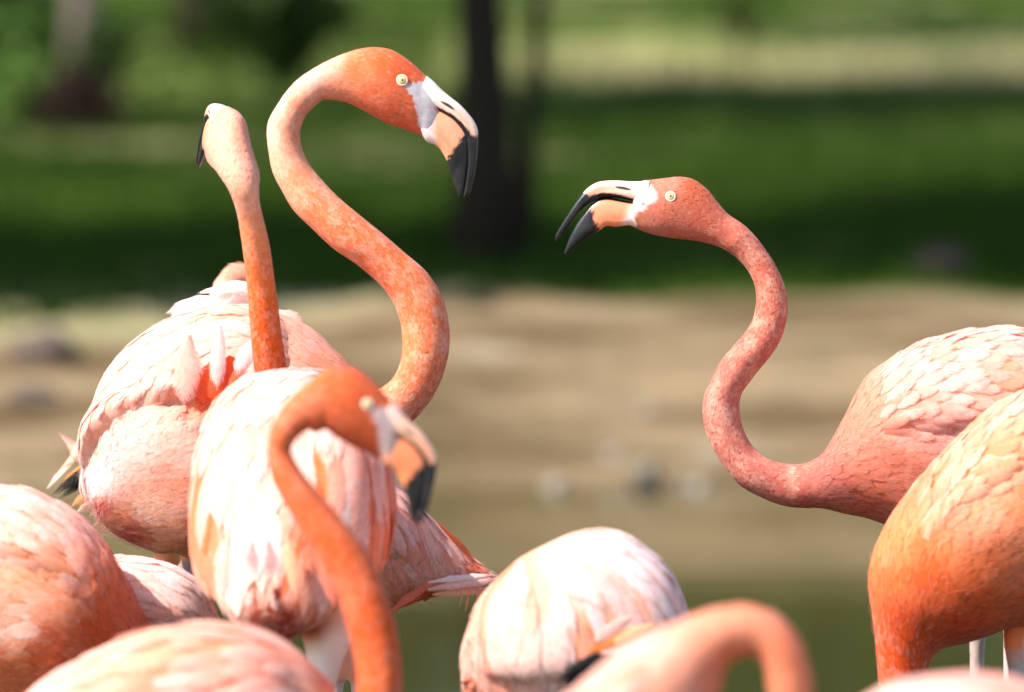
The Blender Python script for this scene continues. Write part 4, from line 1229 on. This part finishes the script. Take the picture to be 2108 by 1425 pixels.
F4, I4 = bird('pale pink flamingo half hidden, wing and pointed tail sticking out to the right', A, 9.5, 18, hm, 'A', flow, colr, wing=dict(g=(2.2, 8), th=(.06, 1.75), H=.012, edge=.9),
     legs=[lg(690, 1230, 11.5, 50, 13), lg(740, 1230, 11.62, 50, 13)], group=GRP, seed=104, q=.85, body_l=(.030, .018), tipmix=.7, wing_n=120, wl=(.05, .085), ww=.2, fuzz=[(.1, 4, 900, .014)])
for k, (x0, y0, x1, y1, w, c) in enumerate([(900, 1075, 985, 1165, 20, ORANGE), (880, 1215, 1026, 1193, 34, BLUSH), (890, 1225, 1015, 1214, 26, PEACH), (880, 1200, 1020, 1185, 22, PALE),
        (800, 1262, 905, 1190, 30, CORAL), (968, 1205, 958, 1262, 8, PEACH), (985, 1205, 988, 1255, 22, PEACH), (955, 1205, 946, 1255, 5, BLUSH)]):
    free_feather('tail_feather', F4, at(x0, y0, 11.47), at(x1, y1, 11.50), w / FPX * 11.5, c, np.minimum(1, c * 1.1), nrm(-FWD + .4 * UPV), .03, ragged=.3)

# 5 --- bottom left bird, back and shoulder
D5 = 11.25
tor = [(-330, 1240, -320, 1260, 20), (-250, 1120, -240, 1310, 100), (-140, 1035, -130, 1400, 160), (-40, 1003, -40, 1450, 190), (50, 1008, 30, 1475, 200), (125, 1040, 80, 1485, 200),
       (185, 1085, 118, 1490, 190), (228, 1140, 142, 1488, 168), (262, 1205, 160, 1480, 140), (292, 1265, 182, 1470, 110), (318, 1318, 212, 1462, 82)]
nk = [(340, 1375, 245, 1462, 58), (352, 1440, 268, 1480), (358, 1510, 285, 1520), (356, 1600, 288, 1600), (345, 1700, 282, 1690), (325, 1800, 265, 1780)]
hm = head_profile(D5, (922, 301), 285, 1850, rot=118)
A = np.vstack([prof_rows(tor + nk, D5), hm.rows(HEAD_A)])
colr = [(60, 1040, *lin((252, 206, 178))), (130, 1080, *lin((251, 200, 176))), (190, 1120, *lin((249, 196, 184))), (100, 1160, *lin((246, 168, 130))), (60, 1220, *lin((248, 182, 146))),
        (150, 1200, *lin((244, 150, 108))), (210, 1200, *lin((244, 160, 128))), (250, 1240, *lin((240, 140, 104))), (80, 1290, *lin((249, 190, 168))), (180, 1290, *lin((242, 140, 100))),
        (270, 1290, *lin((238, 128, 96))), (60, 1360, *lin((226, 118, 84))), (150, 1340, *lin((206, 84, 50))), (220, 1330, *lin((226, 100, 66))), (300, 1330, *lin((236, 122, 92)))]
flow = [(60, 1050, -1, -.1), (130, 1090, -.9, -.5), (200, 1150, -.8, -.7), (60, 1180, -1, -.05), (150, 1220, -.95, -.35), (240, 1240, -.6, -.9), (60, 1300, -.9, .3), (160, 1300, -.9, -.4), (100, 1370, -.9, .3), (270, 1300, -.5, -.9)]
bird('flamingo at the lower left corner with ruffled peach and orange back feathers', A, 10.5, 17, hm, 'A', flow, colr, wing=dict(g=(.8, 7.6), th=(.10, 1.25), H=.010, edge=.82),
     legs=[lg(-20, 1440, 11.2, 50, 13), lg(40, 1450, 11.35, 50, 13)], group=GRP, seed=105, q=.9, body_l=(.036, .022), tipmix=.95, pale_tip=lin((252, 226, 216)), lift_k=1.5, wing_n=180, wl=(.045, .07), ww=.36, fuzz=[(3, 10, 900, .012)], torso_sp=.0115, neck_mott=.5)

# 6 --- pale back between the corner bird and the rear-view bird
D6 = 11.42
tor = [(462, 1330, 455, 1350, 14), (432, 1240, 430, 1400, 70), (390, 1185, 385, 1450, 120), (335, 1158, 330, 1470, 150), (265, 1145, 260, 1480, 160), (190, 1160, 190, 1470, 150),
       (125, 1205, 130, 1440, 120), (80, 1265, 92, 1400, 80)]
nk = [(50, 1330, 92, 1390, 44), (30, 1400, 92, 1420), (22, 1480, 84, 1490), (20, 1600, 80, 1600), (24, 1720, 82, 1715)]
hm = head_profile(D6, (922, 301), 62, 1800, rot=100, flip=True)
A = np.vstack([prof_rows(tor + nk, D6), hm.rows(HEAD_A)])
colr = [(280, 1160, *lin((253, 232, 222))), (350, 1180, *lin((253, 230, 220))), (400, 1220, *lin((250, 206, 194))), (320, 1250, *lin((251, 212, 200))), (200, 1250, *lin((246, 180, 150))), (60, 1450, *lin((240, 130, 96)))]
flow = [(300, 1200, .9, .5), (400, 1230, .7, .8), (200, 1250, 1, .2)]
bird('whitish pink flamingo back glimpsed between the corner bird and the rear-view bird', A, 8, 13, hm, 'A', flow, colr, wing=dict(g=(.8, 6), th=(.06, 1.4), H=.008),
     legs=[lg(250, 1450, 11.4, 50, 13), lg(300, 1450, 11.5, 50, 13)], group=GRP, seed=106, q=.75, body_l=(.034, .02), tipmix=.8, wing_n=60, wl=(.04, .06), ww=.34)

# 7 --- bottom centre bird with black flight feathers
D7 = 10.95
tor = [(1462, 1400, 1452, 1420, 16), (1418, 1275, 1410, 1480, 90), (1372, 1172, 1358, 1545, 150), (1295, 1110, 1280, 1580, 185), (1205, 1094, 1195, 1592, 195), (1110, 1126, 1110, 1570, 190),
       (1035, 1182, 1045, 1525, 165), (985, 1248, 1008, 1480, 130), (962, 1312, 992, 1445, 95)]
nk = [(955, 1375, 1010, 1450, 62), (955, 1440, 1025, 1475, 44), (958, 1510, 1030, 1520), (965, 1600, 1030, 1600), (985, 1700, 1045, 1690), (1020, 1790, 1070, 1765)]
hm = head_profile(D7, (922, 301), 1085, 1830, rot=70, flip=True)
A = np.vstack([prof_rows(tor + nk, D7), hm.rows(HEAD_A)])
colr = [(1000, 1260, *lin((246, 180, 165))), (980, 1350, *lin((240, 160, 146))), (1060, 1170, *lin((249, 190, 150))), (1150, 1120, *lin((252, 214, 196))), (1230, 1110, *lin((254, 234, 226))),
        (1320, 1150, *lin((253, 226, 218))), (1390, 1220, *lin((246, 204, 206))), (1100, 1230, *lin((250, 208, 184))), (1200, 1200, *lin((254, 232, 224))), (1280, 1230, *lin((253, 222, 206))),
        (1060, 1300, *lin((250, 210, 196))), (1150, 1300, *lin((252, 220, 210))), (1230, 1320, *lin((245, 140, 60))), (1300, 1270, *lin((250, 190, 140))), (1350, 1260, *lin((250, 196, 150))),
        (1030, 1380, *lin((242, 166, 146))), (1120, 1370, *lin((250, 210, 200))), (1000, 1500, *lin((236, 120, 80)))]
flow = [(1000, 1280, .1, 1), (1070, 1180, -.05, 1), (1150, 1140, .1, 1), (1250, 1130, .35, .9), (1350, 1180, .6, .8), (1100, 1300, .15, 1), (1200, 1260, .1, 1), (1280, 1250, .0, 1), (1390, 1250, .3, 1)]
F7, I7 = bird('flamingo at the bottom centre with a white back and black flight feathers', A, 9, 14, hm, 'A', flow, colr, wing=dict(g=(.9, 7.6), th=(.04, 1.85), H=.018, edge=.90),
     legs=[lg(1160, 1540, 10.9, 50, 13), lg(1220, 1540, 11.05, 50, 13)], group=GRP, seed=107, lift_k=.9, q=.75, body_l=(.045, .022), tipmix=.8, wing_n=140, wl=(.09, .135), ww=.23, clipb=.02)
wo = I7['wings'][0][0]
for k, (x0, y0, x1, y1, w) in enumerate([(1262, 1348, 1150, 1392, 40), (1258, 1362, 1140, 1404, 38), (1265, 1376, 1150, 1420, 36), (1230, 1345, 1190, 1392, 34)]):
    free_feather('black_flight_feather', wo, at(x0, y0, 10.70 + .004 * k), at(x1, y1, 10.69 + .004 * k), w / FPX * 10.8, BLACK, BLACK * 1.5, -FWD, .05)
for k, (x0, y0, x1, y1, w, c) in enumerate([(1320, 1288, 1225, 1342, 30, lin((246, 150, 76))), (1285, 1305, 1200, 1348, 26, lin((248, 140, 60))), (1345, 1285, 1255, 1330, 34, lin((250, 196, 150))), (1300, 1270, 1215, 1325, 40, BLUSH)]):
    free_feather('feather', wo, at(x0, y0, 10.73), at(x1, y1, 10.72), w / FPX * 10.8, c, c, -FWD, .05)

# 8 --- very near blurred bird, arched neck at the bottom right of centre
D8 = 9.35
tor = [(960, 1640, 970, 1660, 20), (1030, 1560, 1040, 1700, 110), (1110, 1480, 1120, 1740, 170), (1190, 1412, 1200, 1755, 205), (1270, 1345, 1290, 1720, 200), (1340, 1302, 1380, 1640, 165), (1395, 1282, 1440, 1520, 120)]
nk = [(1440, 1264, 1478, 1430, 80), (1492, 1252, 1497, 1372, 60), (1548, 1250, 1535, 1350), (1602, 1270, 1562, 1358), (1642, 1312, 1576, 1385), (1664, 1365, 1580, 1410), (1674, 1430, 1585, 1445), (1680, 1520, 1598, 1520),
      (1684, 1640, 1606, 1640), (1680, 1780, 1605, 1770)]
hm = head_profile(D8, (922, 301), 1640, 1880, rot=105)
A = np.vstack([prof_rows(tor + nk, D8), hm.rows(HEAD_A)])
colr = [(1300, 1340, *lin((248, 190, 174))), (1400, 1300, *lin((248, 186, 166))), (1350, 1400, *lin((242, 166, 148))), (1480, 1290, *lin((244, 162, 138))), (1560, 1290, *lin((243, 156, 130))), (1630, 1350, *lin((238, 140, 112))), (1500, 1340, *lin((232, 128, 98))), (1640, 1600, *lin((236, 120, 86)))]
flow = [(1300, 1380, -.9, .4), (1200, 1450, -1, .3)]
bird('very blurred nearest flamingo with its pink neck arched over at the bottom', A, 7, 16, hm, 'A', flow, colr, wing=dict(g=(.8, 5), th=(.2, 1.8), H=.010),
     legs=[lg(1200, 1700, 9.3, 55, 14), lg(1250, 1700, 9.45, 55, 14)], group=GRP, seed=108, q=.55, body_l=(.04, .02), tipmix=.5, wing_n=60, wl=(.06, .09), neck_mott=.2)

# 9 --- right-hand bird with open bill
D9 = 11.66
tor = [(2430, 930, 2420, 960, 14), (2350, 820, 2360, 1030, 80), (2220, 718, 2240, 1100, 150), (2100, 678, 2120, 1135, 185), (1995, 679, 2005, 1132, 190), (1905, 704, 1905, 1106, 176), (1835, 742, 1832, 1081, 150),
       (1787, 777, 1774, 1063, 122), (1757, 822, 1724, 1051, 95), (1730, 882, 1690, 1047, 74)]
nk = [(1697, 931, 1655, 1046, 56), (1660, 953, 1620, 1042, 44), (1620, 956, 1575, 1027, 38), (1580, 946, 1525, 1000), (1547, 918, 1487, 955), (1528, 880, 1460, 905), (1522, 845, 1447, 855), (1526, 812, 1450, 815), (1545, 783, 1464, 785),
      (1565, 757, 1483, 746), (1592, 724, 1508, 716), (1610, 690, 1537, 682), (1620, 650, 1553, 650), (1620, 615, 1558, 612), (1610, 574, 1552, 579), (1590, 535, 1537, 551), (1562, 496, 1513, 527), (1540, 472, 1492, 514)]
hm = head_profile(D9, EYE_B, 1120 + EYE_B[0] / ZS_B, 340 + EYE_B[1] / ZS_B, zs=ZS_B)
A = np.vstack([prof_rows(tor + nk, D9), hm.rows(HEAD_B)])
colr = [(2050, 700, *lin((250, 200, 186))), (1950, 730, *lin((249, 196, 180))), (1850, 790, *lin((247, 190, 176))), (2050, 760, *lin((245, 158, 124))), (1950, 800, *lin((248, 190, 176))), (2040, 830, *lin((246, 180, 166))),
        (1850, 880, *lin((242, 168, 158))), (1930, 900, *lin((240, 176, 170))), (1780, 860, *lin((240, 148, 132))), (1780, 950, *lin((232, 132, 118))), (1850, 980, *lin((226, 130, 116))), (1760, 1030, *lin((222, 118, 100))),
        (1680, 1000, *lin((201, 114, 112))), (1600, 990, *lin((202, 110, 106))), (1510, 930, *lin((205, 118, 114))), (1485, 850, *lin((205, 122, 118))), (1520, 770, *lin((205, 116, 112))), (1570, 700, *lin((204, 108, 102))),
        (1590, 620, *lin((204, 110, 102))), (1570, 550, *lin((203, 108, 100))), (1500, 480, *lin((202, 108, 100))), (1440, 440, *lin((202, 102, 91))), (1420, 390, *lin((203, 95, 73))), (1370, 380, *lin((207, 129, 118))), (1380, 450, *lin((202, 106, 95))), (1330, 470, *lin((203, 120, 108)))]
flow = [(2050, 700, 1, .1), (1900, 740, 1, -.15), (1800, 820, .9, -.35), (2000, 850, 1, .15), (1850, 900, .95, .05), (1900, 1000, 1, .1), (1780, 980, .9, .0)]
F9, I9 = bird('pink flamingo at the right calling with its bill open, neck curved low', A, 10.5, 28, hm, 'B', flow, colr, wing=dict(g=(.8, 6.7), th=(.06, 1.55), H=.014, edge=.86),
     legs=[lg(2080, 1090, 11.6, 50, 14), lg(2120, 1090, 11.72, 50, 14)], group=GRP, seed=109, bill_tone=(lin((240, 196, 172)), lin((234, 136, 96)), lin((236, 200, 186))), body_l=(.032, .015), tipmix=.6, wing_n=170, wl=(.045, .075), ww=.36, pale_tip=lin((248, 200, 188)), neck_mott=.55, torso_sp=.0105, neck_l=.0075,
     fuzz=[(3, 10, 1500, .010), (10, 30, 1200, .003)])

# 10 --- right front bird, chest and lowered neck
D10 = 11.33
tor = [(2520, 1010, 2510, 1040, 14), (2430, 890, 2440, 1120, 90), (2300, 800, 2330, 1220, 160), (2180, 785, 2225, 1268, 195), (2085, 814, 2130, 1284, 205), (2012, 866, 2078, 1292, 200), (1950, 922, 2034, 1306, 188), (1896, 984, 1994, 1320, 168),
       (1848, 1046, 1964, 1327, 146), (1814, 1110, 1941, 1334, 124), (1796, 1160, 1927, 1343, 106)]
nk = [(1789, 1205, 1918, 1353, 88), (1795, 1258, 1911, 1370, 72), (1802, 1312, 1907, 1392, 58), (1807, 1375, 1903, 1422, 50), (1811, 1440, 1898, 1465), (1816, 1540, 1892, 1540), (1822, 1660, 1890, 1655), (1830, 1780, 1892, 1770)]
hm = head_profile(D10, (922, 301), 1870, 1850, rot=98, flip=True)
A = np.vstack([prof_rows(tor + nk, D10), hm.rows(HEAD_A)])
colr = [(2060, 850, *lin((248, 184, 162))), (1980, 920, *lin((246, 168, 142))), (1900, 1010, *lin((243, 154, 122))), (1850, 1080, *lin((240, 146, 112))), (2060, 950, *lin((248, 160, 96))), (2000, 1000, *lin((246, 170, 140))),
        (1940, 1040, *lin((246, 172, 142))), (2060, 1020, *lin((246, 158, 110))), (1990, 1080, *lin((247, 170, 130))), (1880, 1120, *lin((246, 162, 116))), (1820, 1160, *lin((243, 146, 96))), (1900, 1160, *lin((238, 126, 82))),
        (1960, 1120, *lin((240, 152, 124))), (2050, 1110, *lin((240, 140, 108))), (2000, 1180, *lin((234, 118, 78))), (2060, 1200, *lin((232, 122, 92))), (1830, 1230, *lin((240, 120, 70))), (1900, 1230, *lin((230, 96, 50))),
        (1980, 1250, *lin((224, 96, 56))), (2060, 1260, *lin((220, 100, 66))), (1850, 1310, *lin((228, 84, 38))), (1860, 1380, *lin((226, 80, 36))), (1940, 1310, *lin((208, 74, 38)))]
flow = [(2050, 850, 1, -.3), (1950, 950, .8, -.7), (1870, 1050, .6, -.9), (2050, 950, 1, .05), (1980, 1020, .95, -.2), (1920, 1080, .8, -.5), (2050, 1080, 1, -.3), (1980, 1130, .9, -.5), (1850, 1150, .15, -1), (1900, 1200, .3, -1),
        (2000, 1200, .9, -.45), (2050, 1250, 1, -.3), (1830, 1250, .05, -1), (1860, 1350, 0, -1), (1940, 1300, .6, -.6)]
F10, I10 = bird('orange flamingo at the right edge in front, chest towards us and neck lowered', A, 11.5, 19, hm, 'A', flow, colr, wing=dict(g=(.8, 8.0), th=(.10, 1.30), H=.006, edge=.84),
     legs=[([(2012, 1240), (2012, 1290), (2012, 1330), (2011, 1420), (2011, 1700), (2010, zwater(2010, 11.5))], [36, 24, 16, 15, 17, 14], 11.5, 1.0), ([(2105, 1200), (2095, 1270), (2086, 1320), (2094, 1420), (2094, 1700), (2094, zwater(2094, 11.36))], [44, 30, 20, 16, 16, 14], 11.36, 2.4)],
     group=GRP, seed=110, lift_k=1.1, body_l=(.034, .020), tipmix=.55, wing_n=190, wl=(.045, .075), ww=.34, leg_col=np.array([.36, .28, .25]), torso_sp=.0105, fuzz=[(3, 13, 2200, .012)], pale_tip=lin((249, 204, 186)), neck_mott=.35)

# 11 --- sliver of a very near bird at the bottom right
D11 = 9.2
tor = [(1700, 1520, 1705, 1540, 16), (1770, 1450, 1775, 1620, 90), (1850, 1408, 1855, 1690, 150), (1940, 1389, 1945, 1720, 185), (2030, 1388, 2035, 1720, 190), (2120, 1410, 2125, 1700, 170), (2200, 1460, 2195, 1640, 120), (2250, 1530, 2230, 1620, 70)]
nk = [(2290, 1590, 2240, 1640, 44), (2310, 1660, 2235, 1670), (2312, 1760, 2240, 1755), (2305, 1880, 2238, 1870)]
hm = head_profile(D11, (922, 301), 2262, 1970, rot=105)
A = np.vstack([prof_rows(tor + nk, D11), hm.rows(HEAD_A)])
colr = [(1950, 1400, *lin((248, 196, 186))), (2050, 1400, *lin((246, 180, 170))), (2250, 1700, *lin((236, 120, 86)))]
bird('sliver of a blurred pink back at the bottom right edge', A, 8, 12, hm, 'A', [(1950, 1450, -1, .1), (2100, 1450, -1, .1)], colr, wing=dict(g=(.8, 6), th=(.15, 1.6), H=.008),
     legs=[lg(1960, 1690, 9.15, 55, 14), lg(2020, 1690, 9.3, 55, 14)], group=GRP, seed=111, q=.5, body_l=(.04, .02), wing_n=40, wl=(.06, .09))

# 12 --- bird behind the tall one: only the bend of its pale neck shows above the back
D12 = 12.2
tor = [(150, 930, 160, 950, 16), (210, 850, 220, 1010, 80), (290, 800, 300, 1070, 130), (380, 780, 390, 1100, 150), (450, 790, 450, 1090, 140), (505, 830, 490, 1050, 105), (530, 870, 505, 985, 66)]
nk = [(540, 880, 500, 940, 40), (505, 830, 556, 880, 33), (480, 780, 545, 790, 32), (436, 640, 500, 640), (440, 590, 500, 610), (468, 552, 505, 596), (505, 545, 515, 597), (545, 575, 520, 610), (566, 650, 512, 650), (566, 720, 516, 720), (566, 790, 520, 790)]
hm = head_profile(D12, (922, 301), 540, 860, rot=110)
A = np.vstack([prof_rows(tor + nk, D12), hm.rows(HEAD_A)])
colr = [(460, 600, *lin((250, 200, 182))), (500, 560, *lin((246, 170, 150))), (400, 900, *lin((248, 190, 170)))]
bird('pale flamingo hidden behind the tall one, only its bent neck showing above the back', A, 7, 17, hm, 'A', [(300, 900, -1, .2)], colr, wing=dict(g=(.8, 5), th=(.15, 1.6), H=.008),
     legs=[lg(370, 1060, 12.1, 50, 13), lg(410, 1060, 12.25, 50, 13)], group=GRP, seed=112, q=.7, wing_n=30, wl=(.05, .07))
